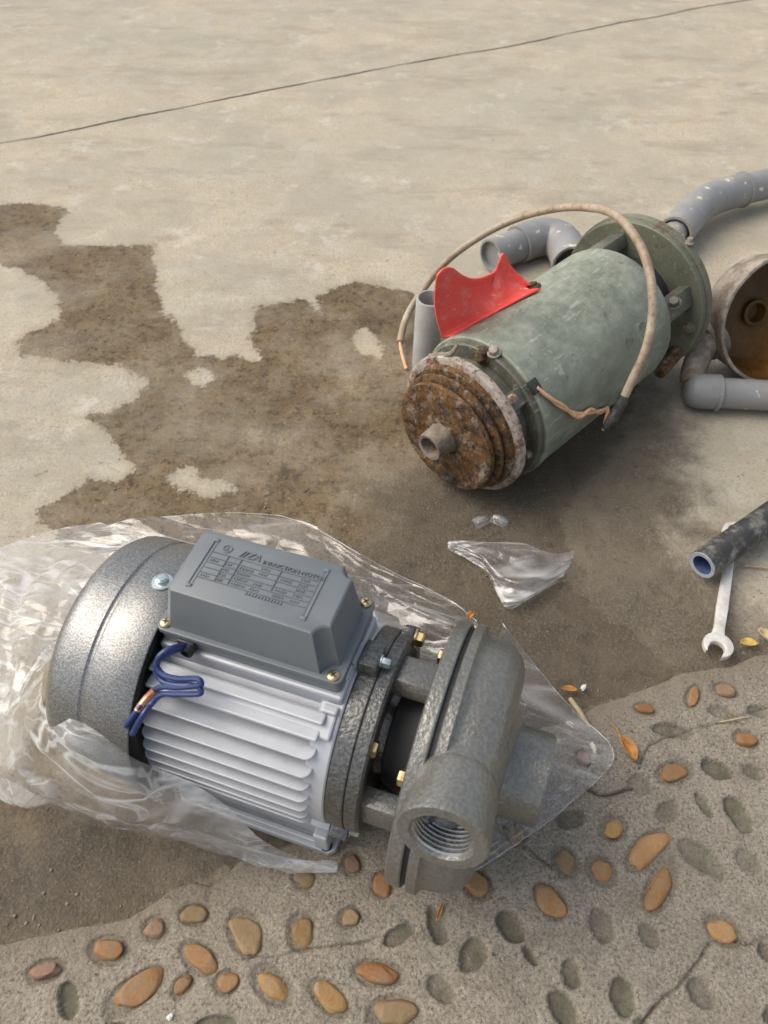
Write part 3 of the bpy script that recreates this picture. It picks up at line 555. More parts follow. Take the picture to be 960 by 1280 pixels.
# fan cowl
cw = MB(); cw.lathe([(-.2615, .0), (-.2615, .040), (-.2605, .062), (-.2570, .076), (-.2520, .0835), (-.2470, .0868), (-.2420, .0876), (-.2245, .0880), (-.2232, .0872), (-.2218, .0870), (-.2204, .0876), (-.2190, .0882), (-.1870, .0886), (-.1862, .0882), (-.1862, .0872), (-.1875, .0868), (-.215, .0866)], 160, AO)
cowl = cw.build('fan_cowl', M['cowl'], new, 32)
m = MB(); m.lathe([(-.212, .0), (-.212, .0862), (-.200, .0866), (-.200, .078), (-.191, .072), (-.191, .0)], 96, AO); m.build('rear_shield', M['void'], new)
m = MB(); th = 82; p0 = Vector(rad(th, .0886, -.200)); nrm = (p0 - Vector((-.2, 0, A))).normalized()
m.lathe([(0, .0072), (.0008, .0075), (.0016, .0070), (.0018, .0048), (.0040, .0044), (.0052, .0030), (.0055, 0)], 28, rad(97, .0884, -.2005), Vector((0, -math.cos(R(97)), math.sin(R(97)))), (1, 0, 0)); m.build('screw', M['zinc_white'], cowl)
# terminal box
tb = MB()
def rrect(s0, s1, t0, t1, r=.004, n=5):
    pts = []
    for cx, cy, a0 in ((s1 - r, t1 - r, 0), (s0 + r, t1 - r, 90), (s0 + r, t0 + r, 180), (s1 - r, t0 + r, 270)):
        for k in range(n + 1): a = R(a0 + 90 * k / n); pts.append((cx + r * math.cos(a), cy + r * math.sin(a)))
    return pts
tb.prism(rrect(-.1855, -.0605, -.0215, .0425, .004), .1695, .1795, .0006)
tb.prism(rrect(-.1868, -.0592, -.0230, .0440, .005), .1798, .1843, .0009)
box = tb.build('terminal_box', M['box'], new, 20)
def loft(name, rings, mat, parent, sharp=30, bev=0):
    m = MB(); n = len(rings[0]); v = [p for r in rings for p in r]; f = []
    for j in range(len(rings) - 1):
        for i in range(n): k = (i + 1) % n; f.append((j * n + i, j * n + k, (j + 1) * n + k, (j + 1) * n + i))
    f.append(tuple((len(rings) - 1) * n + i for i in range(n)))
    m.add(v, f); return m.build(name, mat, parent, sharp)
def lid_ring(s0, s1, t0, t1, c, nc, z):
    # the two near corners and far right corner are notched for the screws (concave scoops)
    pts = []
    def scoop(cx, cy, r, a0, a1, n=6): return [(cx + r * math.cos(R(a0 + (a1 - a0) * k / n)), cy + r * math.sin(R(a0 + (a1 - a0) * k / n))) for k in range(n + 1)]
    pts += scoop(s1 + .001, t0 - .001, nc, 180, 90)[::1]
    pts += scoop(s1 + .001, t1 + .001, nc, 270, 180)
    pts += [(s0 + c, t1), (s0, t1 - c)]
    pts += [(s0, t0 + c), (s0 + c, t0)]
    return [(x, y, z) for x, y in pts]
lid = loft('lid', [lid_ring(-.1822, -.0655, -.0190, .0400, .004, .0095, .1843), lid_ring(-.1815, -.0660, -.0185, .0398, .004, .0093, .187),
    lid_ring(-.1772, -.0715, -.0130, .0390, .0035, .0085, .2160), lid_ring(-.1766, -.0722, -.0124, .0385, .0032, .0087, .2170), lid_ring(-.1757, -.0730, -.0114, .0376, .003, .0090, .2174)], M['box'], box, 24)
# raised rating plate on the lid: ridges, ruled table and lettering moulded in the plastic
b = MB(); zt = .2174; LD = Vector((-.0035, .0045, 0))
for s, s2 in ((-.1625, -.1600), (-.0835, -.0860)):
    b = MB(); b.box((s, .009, zt), (.0011, .041, .0014), .0003)
    for t in (-.0098, .028): b.box((s + (.0012 if s < -.1 else -.0012), t, zt + .0002), (.0036, .0024, .0012), .0003)
    b.build('lid_ridge', M['box'], lid, 30).location = LD; b = MB(); b.box((s2, .0105, zt), (.0006, .037, .0006)); b.build('lid_ridge', M['box'], lid, 30).location = LD
b = MB()
for t in (.0185, .0143, .0101, .0059, .0017, -.0025): b.box((-.123, t, zt), (.072, .0005, .0012))
for s, t0, t1 in ((-.148, -.0025, .0185), (-.139, -.0025, .0185), (-.1115, .002, .0185)): b.box((s, (t0 + t1) / 2, zt), (.0005, t1 - t0, .0012))
b.build('table_rule', M['box'], lid, 30).location = LD
def text(txt, s, t, size, name='lettering', shear=0.0, ext=.0007, parent=None, xs=1.0):
    cu = bpy.data.curves.new('txt', 'FONT'); cu.body = txt; cu.size = size; cu.extrude = ext; cu.shear = shear; cu.resolution_u = 3
    to = bpy.data.objects.new('txt', cu); COL.objects.link(to); dg = bpy.context.evaluated_depsgraph_get(); dg.update()
    me = bpy.data.meshes.new_from_object(to.evaluated_get(dg)); bpy.data.objects.remove(to); bpy.data.curves.remove(cu)
    me.name = name; me.transform(Matrix.Diagonal((xs, 1, 1, 1))); me.materials.clear(); me.materials.append(M['box'])
    o = bpy.data.objects.new(name, me); COL.objects.link(o); o.parent = parent; o.location = LD + Vector((s, t, zt)); return o
text('//ZA', -.1420, .0203, .0075, shear=.25, parent=lid)
text('INDUCTION MOTOR', -.1255, .0198, .0042, parent=lid, xs=1.06)
m = MB(); m.lathe([(0, .0033), (.0005, .0033), (.0005, .0026), (0, .0026)], 20, (-.1515, .0235, zt), (0, 0, 1), (1, 0, 0)); m.box((-.1515, .0235, zt), (.0006, .004, .0008)); m.box((-.1515, .0225, zt), (.0032, .0006, .0008)); m.build('emblem', M['box'], lid).location = LD
b = MB()                                               # worn illegible entries: short raised strokes
for row in range(5):
    t = .0164 - .0042 * row
    for s0, n in ((-.158, 4), (-.147, 3), (-.137, 6), (-.124, 4), (-.109, 5), (-.097, 4)):
        if random.random() < .2: continue
        for k in range(n): b.box((s0 + k * .0016, t, zt), (.0004 + .0006 * random.random(), (.0012 + .0010 * random.random()), .0010), 0, Matrix.Rotation(random.uniform(-.4, .4), 3, 'Z'))
for k in range(12): b.box((-.125 + k * .0021, -.0045, zt), (.0010, .0020, .0013), 0, Matrix.Rotation(random.uniform(-.3, .3), 3, 'Z'))
b.build('worn_lettering', M['box'], lid, 30).location = LD
def screw(s, t, z, r, mat, parent):
    m = MB(); m.lathe([(-.002, r * .6), (0, r), (.0010, r), (.0018, r * .8), (.0021, r * .45), (.0021, 0)], 24, (s, t, z), (0, 0, 1), (1, 0, 0)); o = m.build('screw', mat, parent)
    m = MB(); a = random.uniform(0, 1.5)
    for q in (0, 90): m.box((s, t, z + .0021), (r * 1.15, r * .24, .0004), 0, Matrix.Rotation(R(q) + a, 3, 'Z'))
    return o, m
for s, t in ((-.1815, -.0175), (-.0655, -.0185), (-.0650, .0390)):
    o, m = screw(s, t, .1845, .0038, M['zinc'], box); m.build('screw_slot', M['black'], box)
m = MB(); m.box((-.1655, -.0228, .1752), (.0125, .004, .0095), .0012); m.lathe([(0, .0048), (.005, .0044), (.0055, .0030), (.001, .0028)], 24, (-.163, -.0245, .1752), (0, -1, 0)); m.build('cable_grommet', M['black'], box)
# blue leads out of the grommet
wz = .171
w1 = [(-.163, -.0235, .1765), (-.168, -.033, .1850), (-.1728, -.040, .1845), (-.1747, -.044, .1772), (-.1691, -.047, .1745), (-.1577, -.048, .1775), (-.1442, -.0465, .1825), (-.1405, -.0480, .1820), (-.1423, -.049, .1800), (-.1556, -.0515, .1740), (-.1697, -.0535, .1690), (-.1773, -.058, .1610), (-.1801, -.067, .1575), (-.1863, -.0755, .1475)]
w3 = [(-.1640, -.0235, .1742), (-.1690, -.034, .1812), (-.1735, -.0415, .1812), (-.1752, -.046, .1735), (-.1690, -.0495, .1705), (-.1577, -.0505, .1740), (-.1440, -.0490, .1785), (-.1400, -.051, .1775), (-.142, -.0525, .1755), (-.1556, -.0548, .1710), (-.1666, -.0565, .1670), (-.1722, -.0615, .1610), (-.1741, -.070, .1595), (-.1812, -.0775, .1440)]
for wq in (w1, w3):
    m = MB(); m.tube(wq, .0019, 10); m.build('lead_wire', M['blue'], new)
m = MB(); m.tube([(-.1720, -.0550, .1672), (-.1768, -.0580, .1615), (-.1790, -.0630, .1590), (-.1803, -.0675, .1570)], .0022, 10); m.build('copper_splice', M['copper'], new)
# rear bearing ring and adaptor ring, lugs and bolts
m = MB(); m.lathe([(-.0565, .045), (-.0565, .0690), (-.0555, .0703), (-.0445, .0706), (-.0438, .0700), (-.0438, .045)], 128, AO); ring = m.build('end_ring', M['cast_dark'], new, 35)
m = MB(); m.lathe([(-.0436, .046), (-.0436, .0692), (-.0428, .0700), (-.0350, .0698), (-.0335, .0680), (-.0335, .060), (-.0365, .056), (-.0365, .030), (-.030, .028), (-.006, .027)], 128, AO); adap = m.build('adaptor_ring', M['cast_dark'], new, 35)
def lug(th, s0, s1, r, wd, mat, nm='lug', par=None):
    m = MB(); c = rad(th, r, (s0 + s1) / 2); rot = Matrix.Rotation(R(90 - th) , 3, 'X')
    m.box(c, (s1 - s0, wd, .017), .0012, rot); return m.build(nm, mat, par or new, 30)
def hexbolt(p, ax, r, h, mat, par, nm='bolt'):
    m = MB(); m.lathe([(0, 0), (0, r), (h * .8, r), (h, r * .86), (h, 0)], 6, p, ax, (0, .3, 1)); m.lathe([(-.0012, 0), (-.0012, r * 1.35), (.0002, r * 1.35), (.0002, 0)], 24, p, ax, (0, .3, 1)); return m.build(nm, mat, par, 25)
for th in (97, -40, 187, 277):
    lug(th, -.0570, -.0440, .0715, .021, M['cast_dark'], par=ring); lug(th, -.0715, -.0575, .0690, .018, M['alu'])
    hexbolt(rad(th, .0745, -.0436), (1, 0, 0), .0036, .006, M['zinc_white'], ring)
for th in (142, 52, 322, 232):
    lug(th, -.0434, -.0345, .066, .020, M['cast_dark'], par=adap) if th == 142 else None
    hexbolt(rad(th, .0585 if th != 142 else .0675, -.0365 if th != 142 else -.0330), (1, 0, 0), .0058, .0055, M['zinc'], adap)
# bracket arms between adaptor and back plate
for th in (4, 106, 196, 286):
    m = MB(); rot = Matrix.Rotation(R(90 - th), 3, 'X'); m.box(rad(th, .0555, -.0205), (.030, .026, .015), .003, rot); m.build('bracket_arm', M['cast'], new, 30)
m = MB(); m.lathe([(-.0345, .018), (-.030, .034), (-.012, .040), (-.008, .046), (-.008, .0)], 64, AO); m.build('seal_housing', M['void'], new, 30)
m = MB(); m.lathe([(-.0075, .020), (-.0075, .0885), (-.0065, .0903), (.0015, .0905), (.0025, .0898), (.0025, .05)], 160, (0, -.002, A - .001)); plate = m.build('back_plate', M['cast'], new, 35)
m = MB(); m.lathe([(.002, .05), (.002, .0872), (.0066, .0872), (.0066, .05)], 128, (0, -.002, A - .001)); m.build('gasket', M['void'], plate)
for th in (42, 132, 222, 312): hexbolt(rad(th, .062, -.0076), (-1, 0, 0), .0056, .006, M['zinc'], plate)
# volute: one smooth casting (voxel-fused), then the two ports
VO = (0, -.002, A - .001)
v = MB()
v.lathe([(.0064, 0), (.0064, .0900), (.0072, .0908), (.0120, .0908), (.0130, .0895), (.0150, .0865), (.0250, .0855), (.0340, .0830), (.0410, .0770), (.0450, .0690), (.0462, .058), (.0462, .0)], 128, VO)
def capsule(p0, p1, r0, r1, sx=1.0):
    p0, p1 = Vector(p0), Vector(p1); d = (p1 - p0); L = d.length
    v.lathe([(0, 0), (0, r0), (L, r1), (L, 0)], 48, p0, d, (1, 0, 0))
OF = Vector((.0231, -.0840, .1675)); OD = Vector((0, -math.cos(R(13)), math.sin(R(13)))); OB = OF - OD * .0403
capsule(OB - OD * .060 + Vector((.004, 0, -.012)), OB + OD * .006, .0250, .0228)
capsule(OB - OD * .050 + Vector((.003, 0, -.030)), OB + OD * .002 + Vector((0, 0, -.010)), .0240, .0212)
v.lathe([(0, 0), (0, .034), (.006, .034), (.006, 0)], 64, (.043, 0, A), (1, 0, 0))
vol = v.build('volute_casing', M['cast'], new, 0, fix=False)
rm = vol.modifiers.new('fuse', 'REMESH'); rm.mode = 'VOXEL'; rm.voxel_size = .0016
smo = vol.modifiers.new('smooth', 'SMOOTH'); smo.iterations = 5; smo.factor = .5
dg = bpy.context.evaluated_depsgraph_get(); dg.update()
me = bpy.data.meshes.new_from_object(vol.evaluated_get(dg)); vol.modifiers.clear(); old = vol.data; vol.data = me; bpy.data.meshes.remove(old); me.name = 'volute_casing'; me.shade_smooth()
# machined-looking flange rim of the volute stays crisp
m = MB(); m.lathe([(.0062, .080), (.0062, .0902), (.0070, .0912), (.0125, .0912), (.0134, .0902), (.0134, .080)], 160, VO); m.build('casing_flange', M['cast'], vol, 35)
p = [(0, .0226), (.003, .0240), (.007, .0248), (.024, .0258), (.036, .0268), (.0395, .0266), (.0403, .0257), (.0403, .0190), (.0390, .0178)]
pr = list(p)
d0 = .0385
while d0 > .010: pr += [(d0, .0184), (d0 - .0012, .0166), (d0 - .0018, .0166), (d0 - .0029, .0184)]; d0 -= .0029
m = MB(); m.lathe(p, 72, OB, OD, (0, 0, 1)); outlet = m.build('outlet_port', M['cast'], new, 32)
m = MB(); m.lathe(pr[len(p) - 1:] + [(.009, .0184)], 72, OB, OD, (0, 0, 1)); m.build('thread', M['thread'], outlet, 20); m = MB(); m.lathe([(.0085, .0195), (.0085, 0)], 40, OB, OD, (0, 0, 1)); m.build('outlet_bore_shade', M['void'], outlet)  # dark end disc puts the shade of a deeper bore into colour
m = MB(); m.lathe([(.040, .0345), (.048, .0330), (.052, .0316), (.0740, .0312), (.0755, .0300), (.0755, .0240), (.045, .0235), (.045, 0)], 80, AO); m.build('inlet_port', M['cast'], new, 32)
m = MB(); m.prism([(-.030, 0), (.030, 0), (.022, .02), (-.022, .02)], .010, .040, .002, Matrix(((0, 0, 1, 0), (1, 0, 0, 0), (0, 1, 0, .0015), (0, 0, 0, 1)))); m.build('casing_foot', M['cast'], vol, 30)

# ---------------------------------------------------------------- the old pump
ou = Vector((.7131, .6997, .0436)).normalized(); ov = Vector((-.7004, .7138, 0)).normalized(); ok = ou.cross(ov)
OM = Matrix((( ou.x, ov.x, ok.x, .0801), (ou.y, ov.y, ok.y, .5901), (ou.z, ov.z, ok.z, .0774), (0, 0, 0, 1)))
oldp = empty('old_water_pump', OM, 'old green water pump with rusted round end and red plastic piece', 'pump')
OI = OM.inverted()
def ol(p): return OI @ Vector(p)
def orad(th, r, s): return (s, -r * math.cos(R(th)), r * math.sin(R(th)))   # 0 faces right/front, 90 up
X3 = (0, 0, 0)
def wav(a, b, amp): return lambda t, d: 1 + amp * float(vnoise(np.array([math.cos(t) * a, math.sin(t) * a, d * b])))
m = MB(); m.lathe([(.034, .060), (.033, .0800), (.0345, .0815), (.040, .0815), (.0425, .0805), (.20, .0822), (.246, .0822), (.2515, .0810), (.253, .078), (.253, .03)], 128, X3); obody = m.build('motor_shell', M['green'], oldp, 32)
m = MB(); m.lathe([(.000, .030), (.000, .058), (.008, .060), (.0305, .0625), (.0325, .066), (.034, .066)], 96, X3); m.lathe([(.026, .055), (.026, .076), (.0275, .0775), (.0335, .0775), (.0345, .0765)], 96, X3); bell = m.build('end_bell', M['green_dk'], oldp, 32)
m = MB(); m.lathe([(-.002, .040), (-.0035, .0735), (-.0025, .0765), (.000, .0778), (.0045, .0776), (.006, .0760), (.006, .050)], 128, X3, fn=wav(14, 60, .012)); m.build('scaled_rim', M['rim'], oldp, 40)
m = MB(); m.lathe([(-.0285, 0.0001)] + [(-.0287 - .0006 * math.sin(k * 1.7), .004 * k) for k in range(1, 14)] + [(-.029, .0560), (-.0275, .0605), (-.0240, .0612), (-.0220, .0605), (-.0215, .0545), (-.0180, .0545), (-.0175, .0640), (-.0165, .0655), (-.0140, .0655), (-.0135, .0600), (-.0095, .0600), (-.009, .0680), (-.0070, .0700), (-.003, .0705), (-.003, .05)], 128, X3, fn=wav(9, 50, .016)); imp = m.build('seal_plate', M['rust'], oldp, 35)
me = imp.data
for vv in me.vertices:
    if vv.co.x < -.026 and math.hypot(vv.co.y, vv.co.z) < .0585: vv.co.x += .0040 * float(fbm(np.array([vv.co.y * 75, vv.co.z * 75, 3.0]), 4))
m = MB(); m.lathe([(-.0213, .0500), (-.0213, .0560), (-.0180, .0560), (-.0180, .05)], 96, X3); m.lathe([(-.0134, .055), (-.0134, .0612), (-.0096, .0612), (-.0096, .055)], 96, X3); m.build('groove_shade', M['void'], oldp, 35)  # near-black liners paint the shade inside the plate's grooves
HC = (0, .0005, .0025)
m = MB(); m.lathe([(-.027, .0185), (-.031, .0160), (-.0470, .0150), (-.0495, .0142), (-.0490, .0112), (-.034, .0105), (-.033, 0)], 48, HC, fn=wav(10, 80, .03)); m.build('shaft_hub', M['iron'], oldp, 32)
m = MB(); m.lathe([(-.038, 0), (-.0385, .007), (-.037, .0092)], 24, (0, -.002, -.001)); m.build('rust_plug', M['rust_in'], oldp)
# lugs between the rim and the bell, bolts
for th, s0, s1 in ((47, .006, .030), (140, .006, .030), (-40, .006, .03), (230, .006, .03)):
    m = MB(); rot = Matrix.Rotation(R(90 - th), 3, 'X'); m.box(orad(th, .0685, (s0 + s1) / 2), (s1 - s0, .018, .011), .003, rot); m.build('lug', M['green_dk'], oldp, 30)
m = MB(); m.box(orad(50, .079, .008), (.006, .009, .012), .003, Matrix.Rotation(R(40), 3, 'X')); m.build('broken_tab', M['rim'], oldp, 30)
hexbolt(orad(92, .0725, .026), (-1, .0, .3), .0068, .008, M['rust_dk'], oldp); hexbolt(orad(84, .080, .0300), (-.4, 0, 1), .005, .005, M['iron'], oldp)
hexbolt(orad(-12, .068, .026), (-1, 0, 0), .004, .005, M['iron'], oldp)
m = MB(); m.tube([(.004, .034, .0655), (.002, .026, .0735), (.003, .0215, .078), (.006, .0195, .083), (.008, .0190, .0865)], [.0030, .0026, .0018], 8); m.build('bent_hook', M['iron'], oldp)
m = MB(); m.tube([(.004, .050, .058), (.003, .036, .068), (.003, .026, .0735)], .0028, 8); m.build('bent_hook', M['iron'], oldp)
# shell hole where the wires come out
m = MB(); m.box((.0365, -.0545, .0605), (.010, .014, .006), .001, Matrix.Rotation(R(42), 3, 'X')); m.build('wire_hole', M['void'], obody)
# rear bracket and flange
m = MB(); m.lathe([(.250, .060), (.262, .056), (.300, .052), (.310, .05)], 64, X3); m.build('rear_neck', M['void'], oldp)
fo = (0, .002, 0)
m = MB(); m.lathe([(.300, .040), (.300, .0905), (.3012, .0920), (.3075, .0920), (.3085, .0908), (.3092, .0930), (.3102, .0945), (.3165, .0945), (.3178, .093), (.3178, .04)], 160, fo); flg = m.build('rear_flange', M['green_fl'], oldp, 32)
for th in (28, 118, 208, -62):
    m = MB(); rot = Matrix.Rotation(R(90 - th), 3, 'X'); m.box(orad(th, .071, .277), (.050, .024, .016), .003, rot); m.build('bracket_arm', M['green_dk'], oldp, 30)
hexbolt(orad(33, .080, .2645), (-.5, 0, 1), .006, .006, M['green_dk'], oldp); hexbolt(orad(-2, .078, .2995), (-1, 0, 0), .0056, .005, M['iron'], flg); hexbolt(orad(63, .0955, .314), (0, 0, 1), .0035, .005, M['iron'], flg)
m = MB(); m.tube([orad(-32, .088, .262), orad(-30, .086, .28), orad(-28, .083, .30)], .0085, 12); m.build('rusty_stub', M['rust'], oldp)
# more of the pump head behind the flange
m = MB(); m.lathe([(.318, .080), (.330, .078), (.345, .066), (.350, .0)], 96, fo); m.build('pump_head', M['iron'], oldp, 35)
# red plastic piece
base = [(.036, .064, .0560), (.050, .058, .0610), (.064, .0520, .0660), (.078, .0475, .0690), (.092, .0440, .0715), (.106, .0405, .0735), (.120, .037, .0755), (.136, .0325, .0775)]
topg = [(.022, .060, .1360), (.030, .060, .1395), (.043, .060, .1350), (.058, .060, .1205), (.075, .060, .1080), (.094, .060, .1015), (.1125, .060, .1010), (.1165, .060, .1130), (.1225, .060, .1145), (.130, .058, .1010), (.137, .050, .0885), (.142, .036, .0790)]
bs = spline(base, 9); ts = spline(topg, 6); nb = 60
bs = [bs[int(round(i * (len(bs) - 1) / nb))] for i in range(nb + 1)]; ts = [ts[int(round(i * (len(ts) - 1) / nb))] for i in range(nb + 1)]
def guard_sheet(off):
    G = []
    for i in range(nb + 1):
        row = []
        # skirt lying on the shell
        p, q = bs[i], ts[i]
        row.append(p + Vector((.004, -.010, .0035 + .0005))); row.append(p + Vector((.002, -.005, .0022)))
        for k in range(13):
            t = k / 12; w_ = math.sin(math.pi * t); x = p.lerp(q, t); x = x + Vector((0, .006 * w_, -.002 * w_)); row.append(x)
        G.append(row)
    return G
m = MB(); m.grid(guard_sheet(0)); red = m.build('red_cover', M['red'], oldp, 0, label='bright red curved plastic piece standing on the green motor')
sdm = red.modifiers.new('thick', 'SOLIDIFY'); sdm.thickness = .0022; sdm.offset = 0
hexbolt((.146, .0375, .0745), (.0, .45, .9), .0062, .004, M['rust_dk'], oldp, 'cover_screw')
m = MB(); m.lathe([(0, .0), (0, .010), (.0018, .0098), (.0025, .008), (.0025, 0)], 24, (.1455, .0372, .0732), (0, .45, .9)); m.build('washer', M['rust_dk'], oldp)
# sheathed cable arched over the shell, taped to two thin wires
cab = [(.0206, .8229, .012), (.0272, .8574, .02), (.0422, .8845, .035), (.0786, .9142, .07), (.1242, .9292, .10), (.171, .9214, .13), (.2084, .8761, .165), (.2322, .8258, .19), (.2449, .7813, .205), (.2523, .7344, .21), (.2579, .6963, .205), (.2611, .6628, .19), (.2636, .6458, .165), (.2587, .6278, .14), (.2493, .6153, .115), (.2438, .6084, .098)]
m = MB(); m.tube([ol(p) for p in cab], .0045, 14); cable = m.build('power_cable', M['cable'], oldp, label='dirty cream sheathed cable arching over the green motor')
m = MB(); m.tube([ol(p) for p in ((.0206, .8229, .012), (.0225, .806, .009), (.0255, .790, .006), (.0282, .778, .004))], .0021, 8); m.build('bare_wire', M['insul'], cable)
ta = [ol((.2440, .6090, .100)), ol((.2400, .6045, .088)), ol((.2335, .5990, .076)), ol((.2270, .5950, .067))]
m = MB(); m.tube(ta, [.0052, .0060, .0055, .0060, .0046, .0030], 12); m.build('tape_wrap', M['tape'], cable)
for k, dz in enumerate((0, .0028)):
    p = [(.036, -.0575, .0600 + dz * .3), (.046, -.067 - dz, .0475), (.0558, -.0765, .0350 + dz), (.075, -.0825 - dz, .0180 - dz * 1.2), (.0998, -.0850 + dz * .4, .0040 + dz * 1.4), (.118, -.0855, -.0050 - dz), (.135, -.0850, -.016 + dz), ta[-1]]
    m = MB(); m.tube(p, .0020, 8); m.build('thin_wire', M['insul'], cable)

# ---------------------------------------------------------------- pipes
def pipe_seg(pts, r, ri, n=36, smooth=False, nm='pipe', mat=None, par=None, bore=None):
    m = MB(); m.tube(pts, r, n, cap=False, smooth=smooth)
    P = spline(pts, 8) if smooth else [Vector(p) for p in pts]
    a = (P[0] - P[1]).normalized(); z = (P[-1] - P[-2]).normalized()
    for o, d in ((P[0], a), (P[-1], z)): m.lathe([(0, r), (0, ri), (-.05, ri), (-.05, 0)], n, o, d, d.orthogonal())
    return m.build(nm, mat or M['pvc'], par, 32)
def xf(name, loc, label, cat): return empty(name, Matrix.Translation(loc), label, cat)
def rel(loc, pts): L = Vector(loc); return [Vector(p) - L for p in pts]
# open pipe with an elbow behind the old pump
loc = (.20, 1.04, 0); e = xf('elbow_pipe', loc, 'open grey pipe end with a dirty grey elbow lying behind the green pump', 'pipe')
pipe_seg(rel(loc, [(.153, 1.012, .026), (.200, 1.046, .026)]), .0235, .0205, par=e)
pipe_seg(rel(loc, [(.196, 1.043, .026), (.222, 1.061, .026), (.243, 1.066, .026), (.258, 1.055, .026), (.264, 1.035, .026), (.266, .99, .026)]), .0272, .024, smooth=True, nm='elbow', par=e)
m = MB(); m.lathe([(.003, .0204), (.004, .0), ], 24, Vector((.165, 1.0206, .026)) - Vector(loc), Vector((-.81, -.58, 0)), (0, 0, 1)); m.build('pipe_bore', M['pvc_in'], e)
# short upright pipe
loc = (.0520, .790, 0); e = xf('short_pipe', loc, 'short pale grey pipe standing upright behind the red plastic piece', 'pipe')
m = MB(); m.lathe([(.0, .0165), (.100, .0165), (.1012, .0158), (.1012, .0140), (.098, .0135), (.02, .0135), (.02, 0)], 40, (0, 0, .001), Vector((.02, -.06, 1)), (1, 0, 0)); m.build('pipe', M['pvc_pale'], e, 32)
# bent pipe upper right
loc = (.50, 1.13, 0); e = xf('bent_pipe', loc, 'paint specked grey pipe with a bend behind the round green flange', 'pipe')
pipe_seg(rel(loc, [(.400, 1.020, .030), (.436, 1.076, .033)]), .0185, .0155, par=e)
pipe_seg(rel(loc, [(.428, 1.062, .033), (.458, 1.105, .034), (.480, 1.135, .035), (.505, 1.160, .036), (.535, 1.180, .036), (.572, 1.198, .036)]), .0255, .022, smooth=True, nm='elbow', par=e)
pipe_seg(rel(loc, [(.560, 1.193, .036), (.72, 1.262, .036)]), .0235, .020, par=e, nm='pipe')
m = MB(); m.lathe([(0, .0255), (0, .0272), (.004, .0276), (.006, .0262), (.006, .0235)], 40, Vector((.566, 1.1955, .036)) - Vector(loc), Vector((.92, .40, 0)), (0, 0, 1)); m.build('socket_lip', M['pvc'], e)
# lower right pipe with elbow
loc = (.40, .71, 0); e = xf('angled_pipe', loc, 'grey plastic pipe with elbow lying in front of the rusty casing', 'pipe')
m = MB(); pd = Vector((1, -.08, 0)).normalized(); m.lathe([(-.036, 0), (-.036, .009), (-.033, .0150), (-.027, .0190), (-.018, .0205), (.002, .0206)], 36, Vector((.391, .7112, .0215)) - Vector(loc), pd); m.build('elbow', M['pvc'], e, 35)
m = MB(); m.tube(rel(loc, [(.3660, .720, .024), (.3700, .738, .030), (.3790, .757, .040), (.3920, .772, .050)]), .0150, 28); m.build('elbow', M['iron'], e, 35)
pipe_seg(rel(loc, [(.386, .7115, .0205), (.66, .690, .0205)]), .0178, .015, par=e)
m = MB(); m.lathe([(0, .0205), (0, .0216), (.004, .0218), (.005, .0206), (.005, .0178)], 36, Vector((.390, .7112, .0205)) - Vector(loc), Vector((1, -.08, 0)), (0, 0, 1)); m.build('socket_lip', M['pvc'], e)
# rusty casing on the right
cl = (.464, .764, .0855); yaw = R(-80)
CM = Matrix.Translation(cl) @ Matrix.Rotation(yaw, 4, 'Z') @ Matrix.Rotation(R(-24), 4, 'Y') @ Matrix.Scale(.95, 4)
cas = empty('pump_casing', CM, 'rusty open pump casing with brown hollow inside at the right edge', 'casing')
m = MB(); m.lathe([(-.075, 0), (-.075, .050), (-.070, .062), (-.058, .072), (-.030, .0755), (-.014, .0765), (-.012, .080), (.0, .0805), (.001, .0795), (.001, .0765), (-.004, .0755)], 96, X3, fn=wav(8, 40, .008)); m.build('casing_shell', M['iron'], cas, 35)
m = MB(); m.lathe([(-.002, .0757), (-.012, .074), (-.050, .067), (-.060, .060), (-.0615, .050), (-.062, .040), (-.062, .030), (-.062, .022), (-.062, .016)], 96, X3); m.lathe([(-.062, .016), (-.054, .0165), (-.053, .0125), (-.070, .0115), (-.071, 0)], 48, X3); m.build('casing_bore', M['rust_in'], cas, 35)
m = MB(); m.lathe([(.0, .026), (.016, .0255), (.018, .024), (.018, .017), (.006, .016)], 32, (-.044, -.058, -.022), (.1, -.93, -.35)); m.build('outlet_boss', M['iron'], cas, 35)

# ---------------------------------------------------------------- black pipe and spanner
p0 = Vector((.305, .4546, .0195)); p1 = Vector((.3886, .514, .0205)); dd = (p1 - p0).normalized(); loc = p0
e = xf('black_pipe', loc, 'scuffed black pipe with blue bore lying over the spanner', 'pipe')
m = MB(); m.lathe([(0, .0105), (-.0005, .0138), (.0008, .0146), (.34, .0146), (.34, 0)], 40, (0, 0, 0), dd, (0, 0, 1)); m.build('pipe_wall', M['blackpipe'], e, 32)
m = MB(); m.lathe([(-.0006, .0100), (-.0010, .0137), (.0004, .0142)], 40, (0, 0, 0), dd, (0, 0, 1)); m.build('cut_end', M['pipe_end'], e)
m = MB(); m.lathe([(-.0006, .0102), (.03, .0102), (.03, 0)], 40, (0, 0, 0), dd, (0, 0, 1)); m.build('pipe_bore', M['blue_bore'], e)
a = Vector((.2985, .3700, 0)); bq = Vector((.3560, .508, 0)); ax = (bq - a).normalized(); L = (bq - a).length
SM = Matrix.Translation((a.x, a.y, .0005)) @ Matrix.Rotation(math.atan2(ax.y, ax.x), 4, 'Z')
sp = empty('spanner', SM, 'worn chrome combination spanner lying under the black pipe', 'spanner')
m = MB(); m.prism([(.0150, -.0062), (.024, -.0050), (.05, -.0055), (L - .010, -.0043), (L - .010, .0043), (.05, .0055), (.024, .0050), (.0150, .0062)], .0008, .0050, .0014); m.build('shank', M['chrome'], sp, 30)
pts = []
jaw = R(15)
